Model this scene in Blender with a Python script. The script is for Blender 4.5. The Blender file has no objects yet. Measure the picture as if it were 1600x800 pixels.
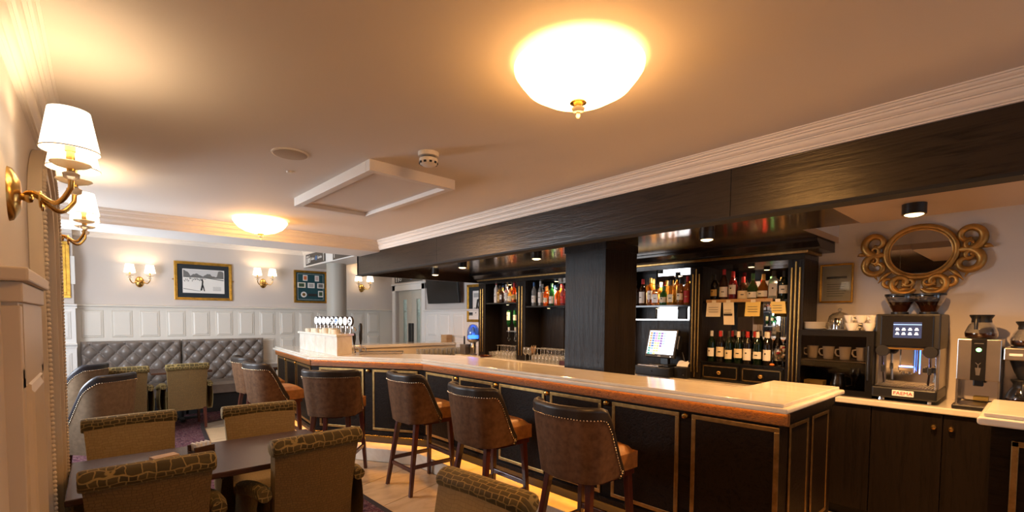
import bpy, bmesh, math, random
from mathutils import Vector, Matrix
random.seed(7)
PI = math.pi
sc = bpy.context.scene
COL = sc.collection

# ------------------------------------------------------------------ camera
F_PX, CY_PX, YAW, PIT, ROL, EYE = 733.45, 529.0, .720178, -.0446027, .0064088, 1.55
_f = Vector((math.sin(YAW)*math.cos(PIT), math.cos(YAW)*math.cos(PIT), math.sin(PIT)))
_r = Vector((math.cos(YAW), -math.sin(YAW), 0)); _u = _r.cross(_f)
_r2 = _r*math.cos(ROL) + _u*math.sin(ROL); _u2 = -_r*math.sin(ROL) + _u*math.cos(ROL)
cam_d = bpy.data.cameras.new('camera'); cam = bpy.data.objects.new('camera', cam_d); COL.objects.link(cam)
cam_d.sensor_width = 36; cam_d.lens = F_PX/1600*36; cam_d.shift_y = (CY_PX-400)/1600; cam_d.clip_start = .02
m3 = Matrix((_r2, _u2, -_f)).transposed()
cam.matrix_world = Matrix.Translation((0, 0, EYE)) @ m3.to_4x4()
sc.camera = cam

# ------------------------------------------------------------------ world, exposure
sc.view_settings.view_transform = 'Standard'; sc.view_settings.look = 'None'
sc.view_settings.exposure = 0.13; sc.view_settings.gamma = 1; sc.view_settings.use_curve_mapping = False
w = bpy.data.worlds.new('world'); sc.world = w; w.use_nodes = True
w.node_tree.nodes['Background'].inputs[0].default_value = (.55, .72, 1, 1)
w.node_tree.nodes['Background'].inputs[1].default_value = 1.6

LAMP_WARM = (1, .59, .24)
def area(name, loc, rot, size, energy, col, sy=None):
    l = bpy.data.lights.new(name, 'AREA'); l.energy = energy; l.color = col; l.size = size
    if sy: l.shape = 'RECTANGLE'; l.size_y = sy
    o = bpy.data.objects.new(name, l); o.location = loc; o.rotation_euler = rot; COL.objects.link(o); return o
def point(name, loc, energy, col, rad=.03, parent=None):
    l = bpy.data.lights.new(name, 'POINT'); l.energy = energy; l.color = col; l.shadow_soft_size = rad
    o = bpy.data.objects.new(name, l); o.location = loc; COL.objects.link(o); o.parent = parent; return o
def spot(name, loc, energy, col, ang=95, rad=.03, parent=None, rot=(0, 0, 0)):
    l = bpy.data.lights.new(name, 'SPOT'); l.energy = energy; l.color = col; l.shadow_soft_size = rad
    l.spot_size = math.radians(ang); l.spot_blend = .8
    o = bpy.data.objects.new(name, l); o.location = loc; o.rotation_euler = rot; COL.objects.link(o); o.parent = parent; return o
# daylight through the two windows of the wall behind the camera and the bay window at the far left of the room
area('daylight_near', (1.4, -2.42, 1.55), (math.radians(90), 0, 0), 1.5, 7, (.78, .88, 1), 1.5)
area('daylight_near.001', (3.4, -2.42, 1.55), (math.radians(90), 0, 0), 1.0, 3, (.78, .88, 1), 1.5)
area('daylight_bay', (-1.26, 6.4, 1.62), (0, math.radians(-90), 0), 1.3, 140, (.86, .92, 1), 2.2)

# ------------------------------------------------------------------ mesh helpers
class MB:
    def __init__(s): s.v = []; s.f = []
    def add(s, vs, fs):
        b = len(s.v); s.v += [tuple(q) for q in vs]; s.f += [tuple(b+i for i in f) for f in fs]; return s
    def box(s, x0, x1, y0, y1, z0, z1):
        return s.add([(x0,y0,z0),(x1,y0,z0),(x1,y1,z0),(x0,y1,z0),(x0,y0,z1),(x1,y0,z1),(x1,y1,z1),(x0,y1,z1)],
                     [(0,3,2,1),(4,5,6,7),(0,1,5,4),(1,2,6,5),(2,3,7,6),(3,0,4,7)])
    def obox(s, c, size, rz=0, rx=0, ry=0):
        R = Matrix.Rotation(rz,3,'Z') @ Matrix.Rotation(ry,3,'Y') @ Matrix.Rotation(rx,3,'X')
        a, b, d = size[0]/2, size[1]/2, size[2]/2; c = Vector(c)
        P = [c + R @ Vector(q) for q in ((-a,-b,-d),(a,-b,-d),(a,b,-d),(-a,b,-d),(-a,-b,d),(a,-b,d),(a,b,d),(-a,b,d))]
        return s.add(P, [(0,3,2,1),(4,5,6,7),(0,1,5,4),(1,2,6,5),(2,3,7,6),(3,0,4,7)])
    def prism(s, poly, z0, z1):
        n = len(poly)
        vs = [(x,y,z0) for x,y in poly] + [(x,y,z1) for x,y in poly]
        return s.add(vs, [tuple(range(n-1,-1,-1)), tuple(range(n,2*n))] + [(i,(i+1)%n,n+(i+1)%n,n+i) for i in range(n)])
    def ext(s, prof, axis, t0, t1):
        # prof in the two other axes: 'x'->(y,z) 'y'->(x,z) 'z'->(x,y)
        def P(a, b, t): return {'x': (t,a,b), 'y': (a,t,b), 'z': (a,b,t)}[axis]
        n = len(prof)
        vs = [P(a,b,t0) for a,b in prof] + [P(a,b,t1) for a,b in prof]
        return s.add(vs, [tuple(range(n-1,-1,-1)), tuple(range(n,2*n))] + [(i,(i+1)%n,n+(i+1)%n,n+i) for i in range(n)])
    def lathe(s, prof, n=20, c=(0,0,0), axis='z', sx=1, sy=1):
        vs = []; fs = []
        for r, h in prof:
            for k in range(n):
                t = 2*PI*k/n; a, b = r*math.cos(t)*sx, r*math.sin(t)*sy
                q = {'z': (a,b,h), 'y': (a,h,b), 'x': (h,a,b)}[axis]
                vs.append((q[0]+c[0], q[1]+c[1], q[2]+c[2]))
        m = len(prof)
        for i in range(m-1):
            for k in range(n):
                fs.append((i*n+k, i*n+(k+1)%n, (i+1)*n+(k+1)%n, (i+1)*n+k))
        if prof[0][0] > 1e-4: fs.append(tuple(range(n-1,-1,-1)))
        if prof[-1][0] > 1e-4: fs.append(tuple((m-1)*n+k for k in range(n)))
        return s.add(vs, fs)
    def ball(s, c, r, n=10, m=6, sz=1):
        return s.lathe([(max(r*math.sin(PI*i/m), 1e-5), -r*math.cos(PI*i/m)*sz) for i in range(m+1)], n, c)
    def tube(s, pts, r, n=8, closed=False, flat=1):
        pts = [Vector(p) for p in pts]; m = len(pts); vs = []; fs = []
        up = None
        for i, p in enumerate(pts):
            a = pts[(i-1) % m] if (closed or i > 0) else p
            b = pts[(i+1) % m] if (closed or i < m-1) else p
            d = (b-a).normalized()
            if up is None: up = d.orthogonal().normalized()
            up = (up - d*up.dot(d));  up = up.normalized() if up.length > 1e-6 else d.orthogonal().normalized()
            sd = d.cross(up); rr = r[i] if isinstance(r, (list, tuple)) else r
            for k in range(n):
                t = 2*PI*k/n; vs.append(p + up*math.cos(t)*rr*flat + sd*math.sin(t)*rr)
        L = m if closed else m-1
        for i in range(L):
            j = (i+1) % m
            for k in range(n): fs.append((i*n+k, i*n+(k+1)%n, j*n+(k+1)%n, j*n+k))
        if not closed: fs += [tuple(range(n-1,-1,-1)), tuple((m-1)*n+k for k in range(n))]
        return s.add(vs, fs)
    def grid(s, fn, nu, nv):
        vs = [fn(i/nu, j/nv) for j in range(nv+1) for i in range(nu+1)]
        return s.add(vs, [(j*(nu+1)+i, j*(nu+1)+i+1, (j+1)*(nu+1)+i+1, (j+1)*(nu+1)+i) for j in range(nv) for i in range(nu)])
    def build(s, name, mat, parent=None, loc=(0,0,0), rz=0, smooth=None, bevel=0, bseg=2, sub=0, fixn=True):
        me = bpy.data.meshes.new(name); me.from_pydata([tuple(q) for q in s.v], [], s.f)
        bm = bmesh.new(); bm.from_mesh(me)
        if fixn: bmesh.ops.recalc_face_normals(bm, faces=bm.faces)
        if smooth:
            lim = math.radians(smooth)
            for f in bm.faces: f.smooth = True
            for e in bm.edges: e.smooth = (len(e.link_faces) == 2 and e.calc_face_angle(0) < lim)
        bm.to_mesh(me); bm.free()
        o = bpy.data.objects.new(name, me); COL.objects.link(o)
        o.location = loc; o.rotation_euler = (0, 0, rz)
        if mat: me.materials.append(M[mat] if isinstance(mat, str) else mat)
        if parent: o.parent = parent
        if bevel:
            b = o.modifiers.new('bevel', 'BEVEL'); b.width = bevel; b.segments = bseg; b.limit_method = 'ANGLE'; b.angle_limit = math.radians(35)
        if sub:
            u = o.modifiers.new('sub', 'SUBSURF'); u.levels = sub; u.render_levels = sub
        return o

def tag(o, label, cat, group=None):
    o['label'] = label; o['category'] = cat
    if group: o['group'] = group
    return o
def thing(name, label, cat, loc=(0,0,0), rz=0, group=None):
    o = bpy.data.objects.new(name, None); COL.objects.link(o); o.empty_display_size = .1
    o.location = loc; o.rotation_euler = (0,0,rz); return tag(o, label, cat, group)
def struct(o): o['kind'] = 'structure'; return o
def lab(o, t): o['label'] = t; return o
def copy_tree(o, loc=None, rz=None, label=None, parent=None, group=None):
    c = o.copy(); COL.objects.link(c); c.parent = parent
    if loc is not None: c.location = loc
    if rz is not None: c.rotation_euler = (0,0,rz)
    if label: c['label'] = label
    if group: c['group'] = group
    for ch in list(o.children):
        copy_tree(ch, parent=c)
    return c
def inset(poly, d):
    # offset a polygon inwards (poly counter-clockwise); d scalar or per edge
    n = len(poly); out = []
    for i in range(n):
        p0, p1, p2 = Vector(poly[i-1]), Vector(poly[i]), Vector(poly[(i+1) % n])
        d1 = (p1-p0).normalized(); d2 = (p2-p1).normalized()
        n1 = Vector((-d1.y, d1.x)); n2 = Vector((-d2.y, d2.x))
        e1 = d[i-1] if isinstance(d, (list, tuple)) else d; e2 = d[i] if isinstance(d, (list, tuple)) else d
        a = p0 + n1*e1; b = p1 + n2*e2
        cr = d1.x*d2.y - d1.y*d2.x
        if abs(cr) < 1e-6: out.append(tuple(p1+n1*e1)); continue
        t = ((b.x-a.x)*d2.y - (b.y-a.y)*d2.x)/cr
        out.append(tuple(a + d1*t))
    return out
def text_mesh(txt, size, font_w=1.0):
    cu = bpy.data.curves.new('t', 'FONT'); cu.body = txt; cu.size = size; cu.align_x = 'CENTER'; cu.align_y = 'CENTER'; cu.extrude = .0015
    o = bpy.data.objects.new('t', cu); COL.objects.link(o)
    dg = bpy.context.evaluated_depsgraph_get(); me = bpy.data.meshes.new_from_object(o.evaluated_get(dg))
    bpy.data.objects.remove(o); bpy.data.curves.remove(cu)
    for v in me.vertices: v.co = (v.co.x*font_w, -v.co.z, v.co.y)     # stands upright, reads from -y
    return me
def text(name, txt, size, mat, parent, loc, font_w=1.0):
    me = text_mesh(txt, size, font_w); me.materials.append(M[mat])
    o = bpy.data.objects.new(name, me); COL.objects.link(o); o.parent = parent; o.location = loc; return o

# ------------------------------------------------------------------ materials
M = {}
def nt(name):
    m = bpy.data.materials.new(name); m.use_nodes = True; M[name] = m
    N = m.node_tree.nodes; L = m.node_tree.links; b = N['Principled BSDF']
    return m, N, L, b
def setp(b, **k):
    names = dict(rough='Roughness', metal='Metallic', spec='Specular IOR Level', coat='Coat Weight', coatr='Coat Roughness', sheen='Sheen Weight',
                 trans='Transmission Weight', ior='IOR', em='Emission Strength', alpha='Alpha', aniso='Anisotropic', subs='Subsurface Weight')
    for q, val in k.items(): b.inputs[names[q]].default_value = val
def co(N, L, scale=(1,1,1), rot=(0,0,0)):
    t = N.new('ShaderNodeTexCoord'); mp = N.new('ShaderNodeMapping')
    mp.inputs['Scale'].default_value = scale; mp.inputs['Rotation'].default_value = rot
    L.new(t.outputs['Object'], mp.inputs['Vector']); return mp.outputs['Vector']
def noise(N, L, vec, scale, detail=4, rough=.55, dist=0):
    n = N.new('ShaderNodeTexNoise'); n.inputs['Scale'].default_value = scale; n.inputs['Detail'].default_value = detail
    n.inputs['Roughness'].default_value = rough; n.inputs['Distortion'].default_value = dist
    if vec: L.new(vec, n.inputs['Vector'])
    return n.outputs['Fac']
def ramp(N, L, fac, stops):
    r = N.new('ShaderNodeValToRGB'); L.new(fac, r.inputs['Fac'])
    e = r.color_ramp.elements
    while len(e) < len(stops): e.new(.5)
    for i, (p, c) in enumerate(stops):
        e[i].position = p; e[i].color = (*c, 1) if len(c) == 3 else c
    return r.outputs['Color']
def bump(N, L, b, h, strength, dist=.01):
    u = N.new('ShaderNodeBump'); u.inputs['Strength'].default_value = strength; u.inputs['Distance'].default_value = dist
    L.new(h, u.inputs['Height']); L.new(u.outputs['Normal'], b.inputs['Normal'])
def S(h):
    h = h.lstrip('#'); r = [int(h[i:i+2], 16)/255 for i in (0,2,4)]
    return tuple(x/12.92 if x <= .04045 else ((x+.055)/1.055)**2.4 for x in r)
def plain(name, col, rough=.5, var=0, nscale=30, bmp=0, bdist=.002, **k):
    m, N, L, b = nt(name)
    b.inputs['Base Color'].default_value = (*col, 1); setp(b, rough=rough, **k)
    if var or bmp:
        f = noise(N, L, co(N, L), nscale)
        if var:
            L.new(ramp(N, L, f, [(.3, tuple(c*(1-var) for c in col)), (.7, tuple(min(1, c*(1+var)) for c in col))]), b.inputs['Base Color'])
        if bmp: bump(N, L, b, f, bmp, bdist)
    return m
def wood(name, c1, c2, stretch, scale=6, rough=.35, bmp=.25, coat=0, lo=.35, hi=.7, dist=1.2, spec=.5):
    m, N, L, b = nt(name)
    v = co(N, L, stretch); f = noise(N, L, v, scale, 6, .6, dist)
    f2 = noise(N, L, co(N, L, tuple(q*4 for q in stretch)), scale*2.5, 3, .6, .2)
    mx = N.new('ShaderNodeMath'); mx.operation = 'MULTIPLY_ADD'; mx.inputs[1].default_value = .35; L.new(f2, mx.inputs[0])
    L.new(f, mx.inputs[2])
    L.new(ramp(N, L, mx.outputs[0], [(lo, c1), (hi, c2)]), b.inputs['Base Color'])
    setp(b, rough=rough, coat=coat, spec=spec); bump(N, L, b, mx.outputs[0], bmp, .012); return m
def emis(name, col, strength, base=(.8,.8,.8)):
    m, N, L, b = nt(name); b.inputs['Base Color'].default_value = (*base, 1)
    b.inputs['Emission Color'].default_value = (*col, 1); setp(b, em=strength, rough=.4); return m
def glassy(name, col, rough=.03, tint=.85):
    # thin clear glass: mostly see-through with a glossy film
    m, N, L, b = nt(name); N.remove(b)
    out = N['Material Output']; tr = N.new('ShaderNodeBsdfTransparent'); gl = N.new('ShaderNodeBsdfGlossy')
    tr.inputs[0].default_value = (*[c*tint for c in col], 1); gl.inputs['Color'].default_value = (1,1,1,1); gl.inputs['Roughness'].default_value = rough
    fr = N.new('ShaderNodeLayerWeight'); fr.inputs['Blend'].default_value = .35
    mx = N.new('ShaderNodeMixShader'); L.new(fr.outputs['Facing'], mx.inputs[0]); L.new(tr.outputs[0], mx.inputs[1]); L.new(gl.outputs[0], mx.inputs[2])
    L.new(mx.outputs[0], out.inputs['Surface']); return m

plain('ceiling_paint', (.80,.735,.66), .75, bmp=.04, nscale=60)
plain('cornice_paint', (.86,.80,.73), .5)
plain('white_paint', (.82,.80,.77), .45)
plain('wall_paint', (.62,.565,.525), .7, bmp=.05, nscale=90)
plain('dado_paint', (.76,.715,.64), .42)
plain('cream_paint', (.66,.55,.40), .4)
plain('column_paint', (.42,.40,.35), .5)
plain('door_paint', (.58,.56,.49), .4)
wood('black_wood_y', (.0018,.0012,.0009), (.026,.017,.011), (9,.7,9), 1.5, .28, .14, 0, lo=.48, hi=.66, dist=3.2, spec=.48)
wood('black_wood_z', (.0025,.002,.0017), (.013,.009,.007), (9,9,.6), 2.6, .34, .3, 0, spec=.20)
wood('bar_panel_wood', (.0012,.0009,.0008), (.012,.007,.004), (6,.55,7), 4.0, .40, .4, 0, lo=.45, hi=.68, dist=2.0, spec=.10)
wood('rail_wood', (.014,.006,.002), (.17,.070,.016), (8,.5,14), 5.0, .40, .5, 0, spec=.3)
wood('rail_wood_diag', (.014,.006,.002), (.17,.070,.016), (2,2,14), 5.0, .40, .5, 0, spec=.3)
plain('black_lacquer', (.008,.0075,.008), .22)
plain('black_plastic', (.012,.012,.013), .38)
plain('black_matte', (.01,.01,.01), .7)
plain('brass', (.58,.36,.11), .26, metal=1, bmp=.03, nscale=40)
plain('brass_dull', (.42,.27,.10), .38, metal=1, var=.25, nscale=25)
plain('gold_frame', (.60,.34,.06), .34, metal=1, var=.25, nscale=18)
plain('gilt_carved', (.46,.235,.055), .42, metal=.65, var=.35, nscale=14, bmp=.15, bdist=.004)
plain('chrome', (.72,.70,.68), .10, metal=1)
plain('steel', (.48,.45,.42), .28, metal=1, var=.08, nscale=6)
plain('mirror', (.80,.80,.80), .015, metal=1)
plain('soffit_metal', (.22,.15,.105), .17, metal=.95, var=.12, nscale=5)
m, N, L, b = nt('soffit_gloss'); b.inputs['Base Color'].default_value = (.58,.43,.31,1); setp(b, rough=.13, metal=.95)
bump(N, L, b, noise(N, L, co(N, L, (30,1.2,1)), 6, 3), .12, .003)
plain('soffit_paint', (.36,.27,.20), .35)
plain('leather_dark', (.022,.015,.011), .42, var=.3, nscale=40, bmp=.12)
plain('leather_tan', (.27,.115,.032), .38, var=.3, nscale=22, bmp=.15)
plain('suede', (.115,.056,.026), .8, var=.28, nscale=28, spec=.2)
plain('suede_grey', (.135,.092,.056), .8, var=.18, nscale=28, spec=.2)
plain('leather_taupe', (.18,.15,.13), .33, var=.12, nscale=12, bmp=.08)
plain('leather_navy', (.018,.017,.022), .35, bmp=.1)
plain('nail', (.75,.62,.42), .25, metal=1)
wood('mahogany', (.018,.0045,.003), (.075,.016,.009), (9,9,1), 3, .28, .15, .4)
wood('table_wood', (.018,.008,.005), (.070,.030,.017), (1,14,14), 2.2, .26, .04, 0, spec=.22)
wood('oak', (.28,.15,.06), (.50,.31,.14), (1,12,12), 3, .45, .2)
plain('paper', (.80,.74,.62), .8); plain('paper_yellow', (.78,.62,.22), .8); plain('print_white', (.82,.80,.76), .7)
plain('ceramic', (.80,.77,.70), .18); plain('teal_mount', (.010,.060,.075), .8); plain('navy_mount', (.016,.022,.028), .8)
plain('sign_black', (.030,.027,.028), .35); plain('sign_white', (.85,.84,.80), .5); plain('sign_blue', (.03,.15,.42), .4)
plain('ink', (.02,.02,.02), .7); plain('ink_red', (.40,.012,.012), .5); plain('ink_grey', (.16,.16,.155), .7); plain('grey_print', (.42,.41,.40), .8)
plain('grille_cream', (.50,.41,.31), .7); plain('white_plastic', (.82,.76,.66), .4); plain('fabric_cream', (.75,.66,.5), .8)
plain('picture_green', (.05,.09,.045), .7); plain('picture_orange', (.62,.16,.05), .7); plain('picture_pink', (.62,.45,.43), .7)

# cream marble worktop
m, N, L, b = nt('marble'); v = co(N, L, (1.2,.8,1.2)); f = noise(N, L, v, 2.4, 8, .62, 1.6)
L.new(ramp(N, L, f, [(.30, (.66,.60,.50)), (.48, (.73,.68,.59)), (.72, (.78,.74,.66))]), b.inputs['Base Color']); setp(b, rough=.13, coat=.2)
# pale stone of the tap plinth and foot step
m, N, L, b = nt('pale_stone'); f = noise(N, L, co(N, L), 6, 6, .6, .8)
L.new(ramp(N, L, f, [(.3, (.62,.56,.47)), (.7, (.78,.74,.67))]), b.inputs['Base Color']); setp(b, rough=.28)
# floor stone
m, N, L, b = nt('floor_stone'); f = noise(N, L, co(N, L, (1,2.2,1), (0,0,.6)), 3.2, 7, .6, 1.8)
L.new(ramp(N, L, f, [(.28, (.42,.28,.15)), (.5, (.56,.40,.23)), (.74, (.64,.48,.30))]), b.inputs['Base Color']); setp(b, rough=.30)
plain('grout', (.25,.19,.13), .9)
# carpet: swirling floral pile in plum, rust and beige
m, N, L, b = nt('carpet')
v = co(N, L); vo = N.new('ShaderNodeTexVoronoi'); vo.inputs['Scale'].default_value = 7; L.new(v, vo.inputs['Vector'])
n1 = noise(N, L, v, 7, 2, .5, 3.5); n2 = noise(N, L, v, 16, 1, .5, 2.5); n3 = noise(N, L, v, 260, 2)
c1 = ramp(N, L, n1, [(.38, (.018,.006,.012)), (.46, (.085,.018,.030)), (.50, (.26,.17,.14)), (.54, (.075,.018,.045)), (.64, (.12,.035,.020)), (.74, (.022,.010,.030))])
c2 = ramp(N, L, n2, [(.46, (.03,.010,.022)), (.51, (.24,.16,.15)), (.56, (.06,.016,.035))])
mx = N.new('ShaderNodeMixRGB'); mx.inputs[0].default_value = .42; L.new(c1, mx.inputs[1]); L.new(c2, mx.inputs[2])
L.new(mx.outputs[0], b.inputs['Base Color']); setp(b, rough=.95, spec=.1); bump(N, L, b, n3, .35, .006)
plain('carpet_border', (.020,.012,.012), .95)
# embossed velvet of the armchairs: cell pattern
def croc(name, cell, seam, dark, scale, strength, mort=.012):
    m, N, L, b = nt(name)
    t = N.new('ShaderNodeTexCoord'); sp = N.new('ShaderNodeSeparateXYZ'); L.new(t.outputs['Object'], sp.inputs[0])
    ad = N.new('ShaderNodeMath'); ad.operation = 'SUBTRACT'; L.new(sp.outputs['Z'], ad.inputs[0]); L.new(sp.outputs['Y'], ad.inputs[1])
    cb = N.new('ShaderNodeCombineXYZ'); L.new(sp.outputs['X'], cb.inputs[0]); L.new(ad.outputs[0], cb.inputs[1])
    nz = N.new('ShaderNodeTexNoise'); nz.inputs['Scale'].default_value = 16; nz.inputs['Detail'].default_value = 1; L.new(t.outputs['Object'], nz.inputs['Vector'])
    sb = N.new('ShaderNodeVectorMath'); sb.operation = 'MULTIPLY_ADD'; L.new(nz.outputs['Color'], sb.inputs[0]); sb.inputs[1].default_value = (.035,.035,0); L.new(cb.outputs[0], sb.inputs[2])
    br = N.new('ShaderNodeTexBrick'); br.inputs['Scale'].default_value = scale; br.inputs['Mortar Size'].default_value = mort; br.inputs['Mortar Smooth'].default_value = .35
    br.inputs['Brick Width'].default_value = .62; br.inputs['Row Height'].default_value = .36; br.offset = .37; br.offset_frequency = 2; br.squash = .62; br.squash_frequency = 3
    br.inputs['Color1'].default_value = (*cell, 1); br.inputs['Color2'].default_value = (*dark, 1); br.inputs['Mortar'].default_value = (*seam, 1)
    L.new(sb.outputs[0], br.inputs['Vector']); L.new(br.outputs['Color'], b.inputs['Base Color'])
    setp(b, rough=.7, sheen=.35, spec=.25); b.inputs['Sheen Tint'].default_value = (.8,.6,.25,1)
    iv = N.new('ShaderNodeMath'); iv.operation = 'SUBTRACT'; iv.inputs[0].default_value = 1; L.new(br.outputs['Fac'], iv.inputs[1])
    bump(N, L, b, iv.outputs[0], strength, .006)
croc('velvet_roll_shaded', (.085,.058,.018), (.27,.19,.065), (.045,.032,.010), 12, .8, .035)  # same velvet on the rolls, pile shading put into the darker cell colours
croc('velvet_cell', (.34,.235,.10), (.24,.16,.065), (.30,.205,.087), 18, .4, .024)
croc('velvet_back', (.165,.100,.036), (.105,.063,.022), (.135,.083,.030), 22, .4, .045)
plain('velvet_pale', (.33,.28,.22), .7, var=.2, nscale=25, sheen=.5)

emis('bowl_glow', (1,.46,.12), 35.0, (.9,.85,.7)); emis('shade_glow', (1,.84,.62), 2.6, (.9,.85,.75))
emis('bowl_rim', (1,.52,.18), 6.0, (.9,.85,.7)); emis('led_amber', (1,.34,.02), 22, (.8,.6,.3)); emis('mirror_glint', (1,.82,.6), 6); emis('led_rail', (1,.36,.03), 16, (.8,.6,.3)); emis('spot_lens', (1,.72,.35), 5)
emis('screen_blue', (.35,.62,1), 1.5, (.1,.1,.1)); emis('screen_white', (.62,.80,1), 2.0); emis('green_led', (.1,1,.25), 2.5); emis('blue_led', (.06,.22,1), 4.5)
emis('tap_light', (.86,.94,1), .42); emis('tap_green', (.2,.75,.42), .42); emis('tap_blue', (.3,.6,1), .42); emis('tap_red', (1,.72,.66), .42)
emis('icon_white', (.8,.9,1), 1.6); emis('screen_navy', (.02,.05,.12), 1.0, (.01,.01,.02))
glassy('clear_glass', (.95,.97,.97)); glassy('pane_glass', (.72,.82,.80), .05); glassy('dark_glass', (.80,.76,.72), .03)
m = glassy('glassware', (.93,.95,.95)); N, L = m.node_tree.nodes, m.node_tree.links
_o = N['Material Output']; _s = _o.inputs['Surface'].links[0].from_socket; _d = N.new('ShaderNodeBsdfDiffuse'); _d.inputs[0].default_value = (.9,.88,.84,1)
_m = N.new('ShaderNodeMixShader'); _m.inputs[0].default_value = .16; L.new(_s, _m.inputs[1]); L.new(_d.outputs[0], _m.inputs[2]); L.new(_m.outputs[0], _o.inputs['Surface'])
glassy('dome_glass', (.35,.55,1), .03)
m, N, L, b = nt('crystal'); b.inputs['Base Color'].default_value = (.9,.82,.70,1); setp(b, rough=.12, trans=.55, ior=1.35)
# ================================================================== SETTING
XL, XLF, XR, YB, YN, ZC, ZU = -.21, -.275, 4.83, 9.5, -2.5, 2.45, 2.82
BAR = [(2.66,.87), (2.53,4.34), (1.76,5.53), (1.90,7.50)]        # outer edge of the bar worktop, near to far
def offset_line(pts, d):
    # offset an open polyline to its left
    out = []
    for i in range(len(pts)):
        p = Vector(pts[i]); ds = []
        if i > 0: ds.append((p-Vector(pts[i-1])).normalized())
        if i < len(pts)-1: ds.append((Vector(pts[i+1])-p).normalized())
        ns = [Vector((-q.y, q.x)) for q in ds]
        n = sum(ns, Vector((0,0))).normalized(); k = d/max(.3, n.dot(ns[0])); out.append(tuple(p+n*k))
    return out
# BAR runs +y, its left side is the room (-x)
STEP = offset_line(BAR, .10); EDGE = offset_line(BAR, .86)

fl = struct(MB().box(-1.45, 5.9, YN-.1, YB+.1, -.12, -.006).build('floor', 'grout'))
def quad_tile(pts, mat='floor_stone'):
    return MB().prism(inset(pts, .003), -.006, 0).build('tile', mat, fl, bevel=.0015, bseg=1)
# stone border that follows the bar: joints square to the bar, mitred at its corners
for (s0, s1, e0, e1) in [(STEP[0],STEP[1],EDGE[0],EDGE[1]), (STEP[1],STEP[2],EDGE[1],EDGE[2]), (STEP[2],STEP[3],EDGE[2],EDGE[3])]:
    n = max(2, round((Vector(s1)-Vector(s0)).length/.62))
    for i in range(n):
        a, c = i/n, (i+1)/n
        P = lambda u, v, t: tuple(Vector(u).lerp(Vector(v), t))
        quad_tile([P(s0,s1,a), P(s0,s1,c), P(e0,e1,c), P(e0,e1,a)])
for i in range(5):                                             # paving in front of the bar end and behind the bar
    for j in range(5):
        quad_tile([(1.80+.61*i, -2.45+.64*j), (2.41+.61*i, -2.45+.64*j), (2.41+.61*i, -1.81+.64*j), (1.80+.61*i, -1.81+.64*j)])
for i in range(2):
    for j in range(10):
        quad_tile([(3.2+.61*i, .87+.6*j), (3.81+.61*i, .87+.6*j), (3.81+.61*i, 1.47+.6*j), (3.2+.61*i, 1.47+.6*j)])
CE = [(EDGE[0][0], -2.45), EDGE[0], EDGE[1], EDGE[2], EDGE[3], (EDGE[3][0]+.05, 7.95), (EDGE[3][0]+.45, 8.15), (3.0, 8.15), (3.0, 9.47), (-.28, 9.47), (-.28, 9.25), (-1.28, 9.25), (-1.28, 4.12), (XL+.005, 4.12), (XL+.005, -2.45)]
carpet = thing('carpet', 'plum and rust swirl patterned carpet covering the seating area floor', 'carpet')
MB().prism(CE, 0, .006).build('pile', 'carpet', carpet)
bd = MB()
for a, c in zip(CE[:8], CE[1:8]):
    d = (Vector(c)-Vector(a)).normalized(); nn = Vector((-d.y, d.x))*.045
    bd.prism([a, c, tuple(Vector(c)+nn), tuple(Vector(a)+nn)], .006, .0075)
bd.build('border', 'carpet_border', carpet)

# ceilings, beam, bulkhead
struct(MB().box(-.35, 2.75, YN-.1, 5.40, ZC, ZC+.06).build('ceiling', 'ceiling_paint'))
struct(MB().box(-1.45, 4.95, 5.95, YB+.1, ZU, ZU+.06).build('ceiling.001', 'ceiling_paint'))
struct(MB().box(-1.45, 2.59, 5.40, 5.95, 2.335, ZU+.06).build('beam', 'white_paint'))
struct(MB().box(-1.45, -.35, 4.0, 5.40, ZC, ZC+.06).build('ceiling.004', 'ceiling_paint'))
struct(MB().box(2.98, 3.40, 6.10, YB, 2.485, ZU).build('beam.001', 'white_paint'))
bh = struct(MB().box(2.57, 2.63, 4.09, 6.04, 2.095, ZC).build('bulkhead', 'black_wood_y'))
for i, (y0, y1) in enumerate([(1.153, 4.088), (YN, 1.150)]):
    MB().box(2.57, 2.63, y0, y1, 2.095, ZC).build('board', 'black_wood_y', bh)
MB().box(2.555, 2.66, YN, 6.055, 2.085, 2.10).build('edge_strip', 'black_matte', bh)
MB().box(2.57, XR, 6.0, 6.04, 2.095, ZU).build('end_board', 'black_wood_y', bh)
struct(MB().prism([(2.63,.86),(3.92,.86),(3.92,1.22),(XR+.02,1.22),(XR+.02,6.0),(2.63,6.0)], 2.212, 2.26).build('ceiling.002', 'soffit_gloss'))
struct(MB().box(2.63, 3.92, YN, .86, 2.205, 2.26).build('ceiling.003', 'soffit_paint'))
struct(MB().box(3.90, XR+.02, YN, 1.26, 2.50, 2.56).box(3.90, 3.92, YN, 1.24, 2.26, 2.50).box(3.90, XR, 1.22, 1.26, 2.26, 2.50).build('ceiling.005', 'wall_paint'))

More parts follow.
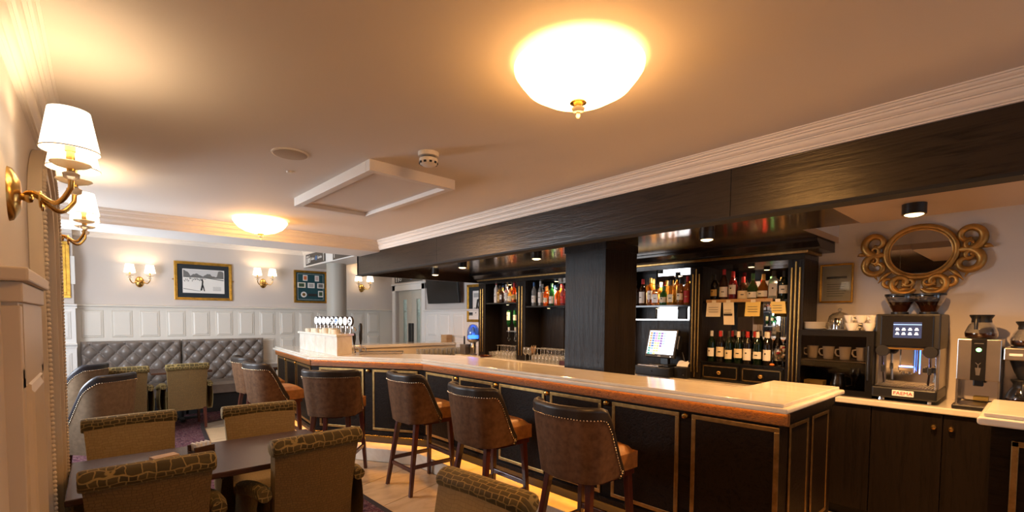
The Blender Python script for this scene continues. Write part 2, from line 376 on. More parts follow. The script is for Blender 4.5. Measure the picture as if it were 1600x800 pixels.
# walls
struct(MB().box(-.35, XL, YN, 4.10, 0, ZC).build('wall_left', 'wall_paint'))
XW = -1.3
struct(MB().box(-1.45, -.35, 4.0, 4.10, 0, ZC).build('wall_left.001', 'wall_paint'))
wlf = struct(MB().box(XW-.12, XW, 4.10, 5.2, 0, ZU).box(XW-.12, XW, 7.6, YB, 0, ZU).box(XW-.12, XW, 5.2, 7.6, 0, .95).box(XW-.12, XW, 5.2, 7.6, 2.3, ZU).build('wall_left.002', 'wall_paint'))
wd = struct(MB().box(XW-.06, XW-.05, 5.2, 7.6, .95, 2.3).build('window_3', 'pane_glass'))
fr = MB()
for y in (5.2, 5.98, 6.76, 7.54): fr.box(XW-.09, XW+.0, y, y+.06, .95, 2.3)
for z in (.95, 1.75, 2.24): fr.box(XW-.09, XW+.0, 5.2, 7.6, z, z+.06)
fr.box(XW-.02, XW+.06, 5.15, 7.65, .91, .95).build('window_frame', 'white_paint', wd)
YP = 9.25
pw = struct(MB().box(XW, XLF, YP, YB, 0, ZU).build('wall_back.001', 'wall_paint'))
wb = struct(MB().box(-.36, XR+.12, YB, YB+.1, 0, ZU).build('wall_back', 'wall_paint'))
wr = struct(MB().box(XR, XR+.12, YN, 8.20, 0, ZU).box(XR, XR+.12, 9.30, YB, 0, ZU).box(XR, XR+.12, 8.20, 9.30, 2.10, ZU).build('wall_right', 'wall_paint'))
wn = struct(MB().box(-.35, .6, YN-.1, YN, 0, ZC).box(2.2, 2.85, YN-.1, YN, 0, ZC).box(3.95, 4.95, YN-.1, YN, 0, ZC).box(.6, 3.95, YN-.1, YN, 0, .8).box(.6, 3.95, YN-.1, YN, 2.2, ZC).build('wall_front', 'wall_paint'))
for k, (x0, x1) in enumerate([(.6, 2.2), (2.85, 3.95)]):
    wd = struct(MB().box(x0, x1, YN-.06, YN-.05, .8, 2.2).build('window_%d' % (k+1), 'pane_glass'))
    fr = MB()
    for x in (x0, (x0+x1)/2-.03, x1-.06): fr.box(x, x+.06, YN-.09, YN-.02, .8, 2.2)
    for z in (.8, 1.5, 2.14): fr.box(x0, x1, YN-.09, YN-.02, z, z+.06)
    fr.build('window_frame', 'white_paint', wd)
struct(MB().box(5.75, 5.8, 7.6, 9.6, 0, 2.6).build('wall_corridor', 'white_paint'))
struct(MB().box(XR+.12, 5.8, 9.5, 9.55, 0, 2.6).box(XR+.12, 5.8, 7.6, 7.65, 0, 2.6).box(XR+.1, 5.8, 7.6, 9.55, 2.6, 2.65).build('wall_corridor.001', 'white_paint'))
area('corridor_lamp', (5.4, 8.7, 2.55), (0, 0, 0), .5, 14, (.85,.95,1))

# cornices (profile: distance out from the wall, distance below the ceiling)
CP = [(0,.095),(.012,.095),(.012,.088),(.020,.088),(.022,.080),(.030,.074),(.036,.064),(.038,.052),(.046,.052),(.046,.046),(.054,.044),(.062,.036),(.064,.026),(.074,.026),(.074,.018),(.082,.017),(.088,.012),(.089,.006),(.098,.006),(.098,0),(0,0)]
def cp(s, so=1): return [(o*so, d*s) for o, d in CP]
struct(MB().ext([(2.57-o, ZC-d) for o, d in cp(1)], 'y', YN, 5.76).build('trim_1', 'cornice_paint', smooth=24))
struct(MB().ext([(XL+o, ZC-d) for o, d in cp(1, 1.05)], 'y', YN, 4.10).build('trim_2', 'cornice_paint', smooth=24))
struct(MB().ext([(5.40-o*1.6, ZC-d*1.2) for o, d in cp(1)], 'x', XW, 2.57).build('trim_3', 'cornice_paint', smooth=24))
struct(MB().ext([(YB-o*1.2, ZU-d*1.1) for o, d in cp(1)], 'x', XLF, 2.98).build('trim_4', 'cornice_paint', smooth=24))
struct(MB().ext([(YP-o, ZU-d*1.1) for o, d in cp(1)], 'x', XW, XLF).build('trim_5', 'cornice_paint', smooth=24))
struct(MB().ext([(5.95+o, ZU-d*1.1) for o, d in cp(1)], 'x', XW, 2.98).build('trim_6', 'cornice_paint', smooth=24))
struct(MB().ext([(2.98-o, ZU-d*1.1) for o, d in cp(1)], 'y', 6.1, YB).build('trim_7', 'cornice_paint', smooth=24))

# wainscot: dado face, rail and raised panels
def panel_mesh(w, h, t=.016, fl_=.028):
    m_ = MB(); a, c = w/2, h/2; e = .010; i = e+fl_
    vs = [(-a,0,-c),(a,0,-c),(a,0,c),(-a,0,c), (-a+e,-.012,-c+e),(a-e,-.012,-c+e),(a-e,-.012,c-e),(-a+e,-.012,c-e),
          (-a+e*1.4,-.004,-c+e*1.4),(a-e*1.4,-.004,-c+e*1.4),(a-e*1.4,-.004,c-e*1.4),(-a+e*1.4,-.004,c-e*1.4),
          (-a+i,-t,-c+i),(a-i,-t,-c+i),(a-i,-t,c-i),(-a+i,-t,c-i)]
    fs = []
    for k in range(3):
        for j in range(4): fs.append((k*4+j, k*4+(j+1)%4, k*4+4+(j+1)%4, k*4+4+j))
    fs.append((12,13,14,15)); return m_.add(vs, fs)
def panels(parent, w, h, spots, rz, mat='dado_paint'):
    me = None
    for p in spots:
        if me is None: o = panel_mesh(w, h).build('panel', mat, parent, p, rz); me = o.data
        else:
            o = bpy.data.objects.new('panel', me); COL.objects.link(o); o.parent = parent; o.location = p; o.rotation_euler = (0,0,rz)
DT = 1.70
RAIL = [(0,-.055),(.018,-.055),(.020,-.035),(.032,-.028),(.046,-.012),(.050,-.012),(.050,0),(0,.008)]
wnb = struct(MB().box(XLF, XR, YB-.025, YB, .0, DT).build('wainscot', 'dado_paint'))
MB().ext([(YB-.025-o, DT+d) for o, d in RAIL], 'x', XLF, XR-.03).build('dado_rail', 'dado_paint', wnb, smooth=40)
MB().box(XLF, XR, YB-.045, YB-.024, 0, .16).build('skirting', 'dado_paint', wnb)
panels(wnb, .255, .42, [(-.085+.343*i, YB-.025, 1.415) for i in range(14)], 0)
panels(wnb, .255, .44, [(-.085+.343*i, YB-.025, .925) for i in range(14)], 0)
panels(wnb, .255, .40, [(-.085+.343*i, YB-.025, .435) for i in range(14)], 0)
wnl = struct(MB().box(XW, XLF+.012, YP-.02, YP, 0, DT).build('wainscot.001', 'white_paint'))
MB().ext([(YP-.02-o, DT+d) for o, d in RAIL], 'x', XW, XLF+.03).build('dado_rail', 'white_paint', wnl, smooth=40)
MB().ext([(YP-.02-o*.8, 1.13+d) for o, d in RAIL], 'x', XW, XLF+.02).build('chair_rail', 'white_paint', wnl, smooth=40)
MB().box(XW, XLF+.02, YP-.04, YP-.02, 0, .16).build('skirting', 'white_paint', wnl)
panels(wnl, .26, .40, [(-.44-.36*i, YP-.02, 1.40) for i in range(3)], 0, 'white_paint')
panels(wnl, .26, .78, [(-.44-.36*i, YP-.02, .62) for i in range(3)], 0, 'white_paint')
wnr = struct(MB().box(XR-.02, XR, 6.05, 8.08, 0, DT-.01).build('wainscot.002', 'white_paint'))
MB().ext([(XR-.02-o, DT-.01+d) for o, d in RAIL], 'y', 6.05, 8.08).build('dado_rail', 'white_paint', wnr, smooth=40)
panels(wnr, .33, .42, [(XR-.02, 7.82-.45*i, 1.40) for i in range(4)], -PI/2, 'white_paint')
panels(wnr, .33, .42, [(XR-.02, 7.82-.45*i, .90) for i in range(4)], -PI/2, 'white_paint')
# panelled pier with ledge beside the camera
pier = struct(MB().box(-.30, -.178, 1.96, 2.60, 0, 1.60).build('wainscot.003', 'cream_paint'))
MB().box(-.30, -.165, 1.945, 2.62, 1.585, 1.645).build('frieze', 'cream_paint', pier, bevel=.004)
MB().box(-.32, -.150, 1.92, 2.63, 1.645, 1.685).build('ledge', 'cream_paint', pier, bevel=.006)
MB().box(-.30, -.170, 2.0, 2.56, 1.36, 1.58).build('header', 'cream_paint', pier)
panels(pier, .40, .70, [(-.178, 2.28, .99)], PI/2, 'cream_paint'); panels(pier, .40, .42, [(-.178, 2.28, .36)], PI/2, 'cream_paint')
for z in (.60, .15, 1.36): MB().box(-.30, -.172, 1.96, 2.60, z-.03, z+.03).build('rail', 'cream_paint', pier, bevel=.003)
for y in (1.952, 2.54): MB().box(-.305, -.172, y, y+.07, 0, 1.575).build('stile', 'cream_paint', pier, bevel=.003)

# double door in the right wall
dr = struct(MB().box(XR-.035, XR+.0, 8.07, 8.20, 0, 2.22).box(XR-.035, XR, 9.30, 9.43, 0, 2.22).box(XR-.035, XR, 8.07, 9.43, 2.10, 2.22).box(XR-.05, XR, 8.05, 9.45, 2.22, 2.25).build('door_1', 'white_paint', bevel=.008))
for k, (y0, y1) in enumerate([(8.20, 8.748), (8.752, 9.30)]):
    g0 = y0+(.20 if k == 0 else .20); g1 = g0+.16
    lf = MB().box(XR+.06, XR+.10, y0, g0, .01, 2.10).box(XR+.06, XR+.10, g1, y1, .01, 2.10).box(XR+.06, XR+.10, g0, g1, 1.92, 2.10).box(XR+.06, XR+.10, g0, g1, .01, .25).build('leaf', 'door_paint', dr)
    MB().box(XR+.075, XR+.085, g0, g1, .25, 1.92).build('pane', 'pane_glass', lf)
    yy = 8.66 if k == 0 else 8.78
    MB().box(XR+.035, XR+.06, yy, yy+.075, .72, 1.42).build('push_plate', 'black_plastic', lf, bevel=.006)
# round column under the beam
cl = thing('column', 'round grey painted column rising behind the beer taps', 'column', (3.20, 8.42, 0))
MB().lathe([(.168,0),(.168,2.485)], 40).build('shaft', 'column_paint', cl, smooth=40)
MB().lathe([(.20,0),(.20,.14),(.185,.16),(.17,.17)], 40).build('base', 'column_paint', cl, smooth=40)
# ================================================================== BAR
ORD = ['first','second','third','fourth','fifth','sixth','seventh','eighth','ninth','tenth','eleventh','twelfth']
WT = BAR[::-1] + []                                            # far to near along the room side
INNER = [(3.17,1.33), (3.17,4.52), (2.42,5.78), (2.47,6.98), (XR-.03,6.98), (XR-.03,7.50)]
TOP = [(3.71,.87), (3.71,1.33)] + INNER + [BAR[3], BAR[2], BAR[1], BAR[0]]
def area2(p): return sum(p[i][0]*p[(i+1)%len(p)][1]-p[(i+1)%len(p)][0]*p[i][1] for i in range(len(p)))/2
if area2(TOP) < 0: TOP = TOP[::-1]
wt = thing('bar_worktop', 'cream marble worktop with moulded edge running round the bar', 'worktop', (2.9,2.6,0))
off = lambda P: [(x-2.9, y-2.6) for x, y in P]
MB().prism(off(TOP), 1.055, 1.085).build('edge_slab', 'marble', wt, bevel=.010, bseg=3)
MB().prism(off(inset(TOP, .026)), 1.085, 1.105).build('top_slab', 'marble', wt, bevel=.005)

bar = thing('bar_counter', 'dark panelled bar front with brass framed panels and gold trim', 'bar counter', (2.9,2.6,0))
BODY = inset(TOP, .055)
MB().prism(off(BODY), .24, 1.055).build('body', 'bar_panel_wood', bar)
MB().prism(off(inset(TOP, .12)), .02, .24).build('plinth', 'black_matte', bar)
def seg(p0, p1):
    a, c = Vector(p0), Vector(p1); d = (c-a).normalized(); n = Vector((-d.y, d.x))          # left side = outwards when walking near to far
    return a, d, n, (c-a).length
def seg_obj(mb, name, mat, a, d, parent, bevel=0, smooth=None):
    # local x along the segment, local -y outwards
    return mb.build(name, mat, parent, (a.x-2.9, a.y-2.6, 0), math.atan2(d.y, d.x), bevel=bevel, smooth=smooth)
BI = offset_line(BAR, -.055)
runs = [(BI[1], BI[0], [(.04,.53),(.62,1.12),(1.20,1.74),(1.80,2.29),(2.38,2.875),(2.955,3.44)], 'rail_wood'),
        (BI[2], BI[1], [(.10,.68),(.79,1.34)], 'rail_wood_diag'), (BI[3], BI[2], [(.08,.60),(.66,1.18),(1.24,1.90)], 'rail_wood')]
def frame_mb(x0, x1, z0, z1, t=.026, y0=-.010, y1=.0):
    b_ = MB()
    b_.box(x0, x1, y0, y1, z1-t, z1).box(x0, x1, y0, y1, z0, z0+t).box(x0, x0+t, y0, y1, z0+t, z1-t).box(x1-t, x1, y0, y1, z0+t, z1-t); return b_
for p0, p1, pans, rw in runs:
    a, c = Vector(p0), Vector(p1); d = (c-a).normalized(); Ln = (c-a).length
    # walking far to near: outwards is to the right (-y local)
    seg_obj(MB().box(0, Ln, -.022, 0, .985, 1.055), 'top_rail', rw, a, d, bar, bevel=.006)
    seg_obj(MB().box(0, Ln, -.016, 0, .24, .285), 'bottom_rail', 'bar_panel_wood', a, d, bar, bevel=.004)
    seg_obj(MB().box(.01, Ln-.01, -.036, -.026, 1.0538, 1.0548), 'led_strip', 'led_rail', a, d, bar)
    seg_obj(MB().box(.02, Ln-.02, .015, .035, .232, .239), 'led_strip', 'led_amber', a, d, bar)
    for i, (x0, x1) in enumerate(pans):
        pn = seg_obj(MB().box(x0+.024, x1-.024, -.006, .001, .324, .946), 'panel', 'bar_panel_wood', a, d, bar)
        fm = frame_mb(x0, x1, .30, .97).build('brass_frame', 'brass_dull', pn, bevel=.003)
        if i < len(pans)-1:
            xm = (x1+pans[i+1][0])/2
            seg_obj(MB().lathe([(.004,-.030),(.014,-.028),(.018,-.018),(.012,-.008),(.016,0)], 12, (xm,0,.955), 'y'), 'rosette', 'brass', a, d, bar, smooth=50)
# bar end with its two narrow panels
a, d = Vector((BODY[0][0], BODY[0][1])), None
ye = .87+.055
for x0, x1 in [(2.86,3.17),(3.24,3.56)]:
    pn = MB().box(x0+.02-2.9, x1-.02-2.9, ye-.005-2.6, ye+.001-2.6, .32, .94).build('panel', 'bar_panel_wood', bar)
    frame_mb(x0-2.9, x1-2.9, .30, .965, .022, ye-.009-2.6, ye-2.6).build('brass_frame', 'brass_dull', pn, bevel=.003)
MB().box(2.74-2.9, 3.655-2.9, ye-.016-2.6, ye-2.6, .985, 1.055).build('end_rail', 'bar_panel_wood', bar, bevel=.004)

MB().box(2.52-2.9, XR-.04-2.9, 7.010-2.6, 7.034-2.6, .50, 1.052).build('inner_panel', 'fabric_cream', bar)
# stone foot step in front of the bar
step = thing('foot_step', 'pale stone foot step along the base of the bar', 'step', (2.9,2.6,0))
SI = offset_line(BAR, -.12)
for k in range(3):
    a0, a1, b0, b1 = STEP[k], STEP[k+1], SI[k], SI[k+1]
    n = max(1, round((Vector(a1)-Vector(a0)).length/.9))
    for i in range(n):
        P = lambda u, v, t: tuple(Vector(u).lerp(Vector(v), t))
        MB().prism(inset(off([P(b0,b1,i/n), P(b0,b1,(i+1)/n), P(a0,a1,(i+1)/n), P(a0,a1,i/n)]), .0015), 0, .14).build('stone', 'pale_stone', step, bevel=.004)

# second length of bar beyond the staff gap, at the right edge of the picture
w2 = thing('bar_worktop', 'short cream marble worktop at the right edge of the picture', 'worktop', (3.5,-.4,0))
SP = [(-.33,-.8),(.33,-.8),(.33,.61),(-.31,.61)]
MB().prism(SP, 1.045, 1.085).build('edge_slab', 'marble', w2, bevel=.014, bseg=3)
MB().prism(inset(SP, .022), 1.085, 1.105).build('top_slab', 'marble', w2, bevel=.006)
b2 = thing('bar_counter', 'dark bar end with brass framed panel under the short worktop at right', 'bar counter', (3.5,-.4,0))
MB().prism(inset(SP, .05), .02, 1.045).build('body', 'bar_panel_wood', b2)
for y0 in (-.05, -.65):
    pn = MB().box(-.285, -.279, y0+.02, y0+.52, .32, .96).build('panel', 'bar_panel_wood', b2)
    f_ = MB()
    for q in (y0, y0+.515): f_.box(-.292, -.279, q, q+.026, .30, .985)
    for z in (.30, .959): f_.box(-.292, -.279, y0, y0+.541, z, z+.026)
    f_.build('brass_frame', 'brass_dull', pn, bevel=.003)

# ------------------------------------------------------------------ tap plinth with beer taps
tp = thing('tap_plinth', 'white marble plinth carrying the row of beer taps on the bar', 'plinth', (2.14,5.95,1.105))
PP = [(-.14,-.68),(.13,-.45),(.13,.76),(-.10,.76)]
MB().prism(PP, 0, .215).build('body', 'pale_stone', tp, bevel=.003)
MB().prism(inset(PP, -.022), .215, .245).build('cap', 'marble', tp, bevel=.008)
for i in range(4): MB().prism([(-.139,-.66+.36*i),(-.137,-.66+.36*i),(-.137,-.655+.36*i),(-.139,-.655+.36*i)], .01, .2).build('joint', 'marble', tp)
lens = ['tap_light','tap_light','tap_light','tap_light','tap_light','tap_blue','tap_green','tap_red','tap_light']
orda = ['first','second','third','fourth','fifth','sixth','seventh','eighth','ninth']
words = {5: 'pale blue lit', 6: 'green lit', 7: 'pink lit', 8: 'black and white'}
for i in range(9):
    y = 6.52 - i*.142
    t = thing('beer_tap', '%s oval tap lens, %s from the left on the marble plinth' % (words.get(i, 'white lit'), orda[i]), 'beer tap', (2.21, y, 1.35), -1.2, 'beer taps on the plinth')
    MB().lathe([(.020,0),(.020,.01),(.011,.015),(.011,.09)], 10).build('stem', 'steel', t, smooth=50)
    MB().lathe([(.001,-.018),(.034,-.016),(.040,-.008),(.040,.008),(.034,.016),(.001,.018)], 20, (0,0,.145), 'y', 1, 1.45).build('housing', 'sign_black', t, smooth=50)
    ln = MB().lathe([(.001,-.021),(.034,-.0185),(.035,-.016)], 20, (0,0,.145), 'y', 1, 1.45).build('lens', lens[i], t, smooth=50)
    if i in (4,5,8):
        MB().obox((.004,-.0225,.155), (.034,.002,.022), 0, 0, .4).obox((-.006,-.0225,.128), (.03,.002,.012), 0, 0, -.5).build('badge', 'ink' if i != 5 else 'sign_blue', ln)
    MB().tube([(0,.02,.07),(0,.06,.07),(0,.075,.03)], .010, 8).build('spout', 'chrome', t, smooth=50)
hts = [.045,.05,.05,.045,.06,.06,.05]
for i in range(7):
    y = 6.42-.155*i; x = 2.075+(.02 if i % 2 else 0)
    o = thing('coaster_stack', 'stack of round beige beer mats, %s from the left on the marble plinth' % orda[i], 'coasters', (x, y, 1.35), 0, 'beer mat stacks')
    n = int(hts[i]/.006)
    for k in range(n):
        MB().lathe([(.050,.006*k),(.050,.006*k+.0052)], 20, (random.uniform(-.002,.002), random.uniform(-.002,.002), 0)).build('beer_mat', 'fabric_cream', o)
def pump(loc, label, h):
    t = thing('pump_handle', label, 'pump handle', loc, 0, 'black tap handles beside the plinth')
    MB().lathe([(.022,0),(.022,.02),(.012,.03),(.012,.10)], 10).build('base', 'chrome', t, smooth=50)
    MB().lathe([(.010,.10),(.012,.12),(.020,.17),(.022,h-.03),(.015,h),(.001,h+.005)], 12).build('grip', 'black_plastic', t, smooth=50)
    MB().tube([(0,0,.07),(.05,-.02,.06),(.06,-.02,.02)], .008, 8).build('spout', 'chrome', t, smooth=50)
pump((2.42,5.60,1.105), 'tall black pump handle at the right end of the tap row', .36)
pump((2.33,5.58,1.105), 'short black pump handle next to the marble plinth', .24)
dt = thing('drip_tray', 'flat steel drip tray on the bar right of the tap plinth', 'drip tray', (2.50,5.30,1.105), -.55)
MB().box(-.20,.30,-.09,.09,0,.012).build('tray', 'steel', dt, bevel=.003)
rm = MB()
for y in (-.09,.086): rm.box(-.20,.30,y,y+.004,.012,.030)
for x in (-.20,.296): rm.box(x,x+.004,-.09,.09,.012,.030)
rm.build('rim', 'chrome', dt)
for k in range(12): MB().box(-.19+.04*k,-.185+.04*k,-.085,.085,.012,.018).build('bar', 'steel', dt)

# beer font with lit globe at the far end of the back counter
gf = thing('globe_font', 'blue lit glass globe beer font at the far end of the back bar', 'beer font', (4.46,6.02,.95))
MB().lathe([(.06,0),(.06,.02),(.045,.03),(.045,.12),(.052,.13),(.045,.14),(.045,.20),(.075,.215),(.10,.24),(.10,.26)], 20).build('pedestal', 'steel', gf, smooth=40)
MB().lathe([(.095,.26),(.100,.31),(.098,.37),(.085,.43),(.055,.475),(.02,.49),(.001,.492)], 24).build('globe', 'dome_glass', gf, smooth=60)
MB().lathe([(.085,.262),(.088,.30),(.08,.315),(.001,.32)], 20).build('lit_core', 'blue_led', gf, smooth=60)
MB().lathe([(.02,.32),(.035,.36),(.022,.42),(.001,.45)], 12).build('figure', 'ceramic', gf, smooth=60)
MB().box(-.09,.06,.10,.24,0,.17).build('cooler_box', 'steel', gf, bevel=.006)
MB().lathe([(.014,.17),(.014,.26),(.010,.30)], 10, (-.05,.17,0)).build('handle', 'black_plastic', gf, smooth=50)
cu = tag(MB().box(-.07,.07,-.07,.07,0,.13).build('paper_box', 'oak', None, (4.68,7.12,1.105), .2, bevel=.003), 'small buff cardboard box beside the blue globe font', 'box')
# glasses on the far counter shelf
gp = MB().lathe([(.030,0),(.033,.005),(.038,.09),(.040,.14),(.038,.14),(.034,.02),(.001,.016)], 14)
gm = gp.build('tumbler', 'glassware', None, (0,0,0), smooth=50); first = True
sh = tag(MB().box(3.85,4.76,6.62,6.97,.86,.885).build('glass_shelf', 'black_wood_y'), 'low dark shelf holding tumblers under the far counter', 'shelf')
for i in range(10):
    for j in range(2):
        o = gm if first else bpy.data.objects.new('tumbler', gm.data)
        if not first: COL.objects.link(o)
        first = False
        o.location = (3.93+.088*i, 6.70+.11*j, .885)
        tag(o, 'clear tumbler under the far counter, %s row, %s from the left' % (('front','rear')[j], ORD[i]), 'glass', 'tumblers under the far counter')
# ================================================================== SEATING
def wrap_path(hw, rear, front, rc, bow, n=8):
    # plan outline of a wrapped back: from the front of the left arm round the rear to the right arm (forward = +x)
    pts = []
    for i in range(n+1): pts.append((front+(rear+rc-front)*i/n, hw))
    for i in range(1, n+1):
        t = PI/2+PI/2*i/n; pts.append((rear+rc+rc*math.cos(t), hw-rc+rc*math.sin(t)))
    m = n
    for i in range(1, m): 
        y = (hw-rc)*(1-2*i/m); pts.append((rear-bow*(1-(y/(hw-rc))**2), y))
    for i in range(n+1):
        t = PI+PI/2*i/n; pts.append((rear+rc+rc*math.cos(t), -(hw-rc)+rc*math.sin(t)))
    for i in range(1, n+1): pts.append((rear+rc+(front-rear-rc)*i/n, -hw))
    return pts
def wrap_back(t, hw, rear, front, rc, bow, zb, zarm, ztop, xs, th, m_out, m_in, lean=.05, band=.045):
    P = wrap_path(hw, rear, front, rc, bow); n = len(P)
    def ztop_at(x):
        u = min(1, max(0, (x-xs)/(front-xs))); u = u*.82+.18*u*u*(3-2*u); return ztop+(zarm-ztop)*u
    N_ = []
    for i in range(n):
        a, c = Vector(P[max(0,i-1)]), Vector(P[min(n-1,i+1)]); d = (c-a).normalized(); N_.append(Vector((-d.y, d.x))*-1)
    cx = sum(p[0] for p in P)/n
    for i in range(n):                                             # point outwards
        if N_[i].dot(Vector((P[i][0]-.1, P[i][1]))) < 0: N_[i] = -N_[i]
    nv = 7
    def pt(i, v, off):
        z1 = ztop_at(P[i][0]); z = zb+(z1-zb)*v; k = off+lean*(z-zb)/(ztop-zb)-.012*(1-v)**2
        q = Vector(P[i])+N_[i]*k; return (q.x, q.y, z)
    o_, n_ = MB(), n-1
    o_.grid(lambda u, v: pt(round(u*n_), v, 0), n_, nv)
    i_ = MB().grid(lambda u, v: pt(round(u*n_), v, -th), n_, nv)
    btm = MB().grid(lambda u, v: pt(round(u*n_), 0, -th*v), n_, 1)
    o_.add(btm.v, btm.f)
    shell = o_.build('back_shell', m_out, t, smooth=60)
    i_.build('inner_back', m_in, t, smooth=60)
    bd_ = MB().grid(lambda u, v: pt(round(u*n_), 1-min(.5, band/(ztop_at(P[round(u*n_)][0])-zb))*(1-v), .0025), n_, 2)
    bd_.build('leather_band', m_in, t, smooth=60)
    rim = [Vector(pt(i, 1, -th/2)) for i in range(n)]
    fr = [Vector(pt(n-1, 1-k/5, -th/2)) for k in range(1, 6)]; fl_ = [Vector(pt(0, 1-k/5, -th/2)) for k in range(5, 0, -1)]
    MB().tube(fl_+rim+fr, th*.56, 8).build('rim', m_in, t, smooth=60)
    # studs following the rim on the outside
    nb = MB(); path = [Vector(pt(i, 1-min(.5, band/(ztop_at(P[i][0])-zb)), .004)) for i in range(n)]
    path = [Vector(pt(0, .05+.82*k/6, .004)) + Vector((-.012,0,0)) for k in range(6)] + path + [Vector(pt(n-1, .87-.82*k/6, .004)) + Vector((-.012,0,0)) for k in range(6)]
    acc = 0; stp = .019
    for a, c in zip(path, path[1:]):
        L_ = (c-a).length; s = acc
        while s < L_:
            q = a.lerp(c, s/L_); r = .0065
            nb.add([q+Vector(e)*r for e in ((1,0,0),(-1,0,0),(0,1,0),(0,-1,0),(0,0,1),(0,0,-1))], [(0,2,4),(2,1,4),(1,3,4),(3,0,4),(2,0,5),(1,2,5),(3,1,5),(0,3,5)]); s += stp
        acc = s-L_
    nb.build('nail_trim', 'nail', t, smooth=80)['kind'] = 'stuff'
def cushion(x0, x1, y0, y1, z0, z1, crown=.02, n=10):
    b_ = MB(); r = .03
    def top(u, v):
        x = x0+(x1-x0)*u; y = y0+(y1-y0)*v
        e = min(1, (1-abs(2*u-1)**4)*(1-abs(2*v-1)**4)*1.6); return (x, y, z1-.015+(crown+.015)*e**.5)
    b_.grid(top, n, n)
    ring = [(x0+(x1-x0)*i/n, y0) for i in range(n)]+[(x1, y0+(y1-y0)*i/n) for i in range(n)]+[(x1-(x1-x0)*i/n, y1) for i in range(n)]+[(x0, y1-(y1-y0)*i/n) for i in range(n)]
    k = len(ring); vs = [(x,y,z1-.015) for x,y in ring]+[(x,y,z0) for x,y in ring]
    b_.add(vs, [(i,(i+1)%k,k+(i+1)%k,k+i) for i in range(k)]+[tuple(range(k,2*k))]); return b_
def leg(t, x, y, z, dx, dy, r0=.021, r1=.015, mat='mahogany'):
    b_ = MB(); a = r0; c = r1
    b_.add([(x-a,y-a,z),(x+a,y-a,z),(x+a,y+a,z),(x-a,y+a,z),(x+dx-c,y+dy-c,0),(x+dx+c,y+dy-c,0),(x+dx+c,y+dy+c,0),(x+dx-c,y+dy+c,0)],
           [(0,1,2,3),(7,6,5,4),(0,4,5,1),(1,5,6,2),(2,6,7,3),(3,7,4,0)]); return b_.build('leg', mat, t, bevel=.003, bseg=1)
def make_stool():
    t = thing('bar_stool', 'x', 'bar stool', group='studded bar stools along the bar')
    wrap_back(t, .235, -.215, .075, .12, .022, .62, .67, 1.035, -.125, .044, 'suede', 'leather_dark', .04)
    cushion(-.085, .26, -.212, .212, .64, .755, .022).build('seat', 'leather_tan', t, smooth=50)
    MB().box(-.17,-.07,-.11,.11,.60,.70).box(-.08,.245,-.20,.20,.60,.645).build('seat_frame', 'mahogany', t)
    for sx, sy in ((1,1),(1,-1),(-1,1),(-1,-1)):
        leg(t, .205 if sx > 0 else -.125, (.175 if sx > 0 else .155)*sy, .64, .02*sx-(.075 if sx < 0 else 0), (.04 if sx > 0 else .06)*sy)
    for sy in (1,-1): MB().obox((.012,.20*sy,.245), (.40,.022,.034)).build('stretcher', 'mahogany', t, bevel=.003)
    MB().obox((.215,0,.29), (.024,.39,.036)).build('stretcher', 'mahogany', t, bevel=.003)
    MB().obox((-.185,0,.21), (.022,.40,.032)).build('stretcher', 'mahogany', t, bevel=.003)
    return t
stool = make_stool()
SL = [((2.20,1.84), 0, 'brown studded bar stool nearest the camera, in front of the widest bar panels'),
      ((2.20,2.78), 0, 'brown studded bar stool second from the near end of the bar'),
      ((2.19,3.77), 0, 'brown studded bar stool third from the near end, beside the bend in the bar'),
      ((1.70,4.52), .86, 'brown studded bar stool with its back squarely to the camera at the angled bar section'),
      ((1.41,5.62), .10, 'brown studded bar stool near the tap plinth, nearer of the far two'),
      ((1.46,6.50), .05, 'brown studded bar stool furthest from the camera, half hidden behind its neighbour')]
for i, (p, a, lb) in enumerate(SL):
    if i == 0: stool.location = (*p, 0); stool.rotation_euler = (0,0,a); stool['label'] = lb
    else: copy_tree(stool, (*p, 0), a, lb)
# ---- tub chairs by the left wall
tub = thing('tub_chair', 'nearer taupe studded tub chair beside the left wall', 'tub chair', (-.045,6.02,.006), 2.30, 'studded tub chairs by the left wall')
wrap_back(tub, .205, -.215, .12, .09, .02, .24, .46, .96, -.20, .045, 'suede_grey', 'leather_navy', .05)
cushion(-.11, .27, -.165, .165, .25, .44, .03).build('seat', 'leather_navy', tub, smooth=50)
for sx, sy in ((1,1),(1,-1),(-1,1),(-1,-1)): leg(tub, .15*sx, .14*sy, .25, .02*sx, .01*sy)
tub2 = copy_tree(tub, (-.24,7.36,.006), 2.55, 'further taupe studded tub chair beside the left wall, behind the first')

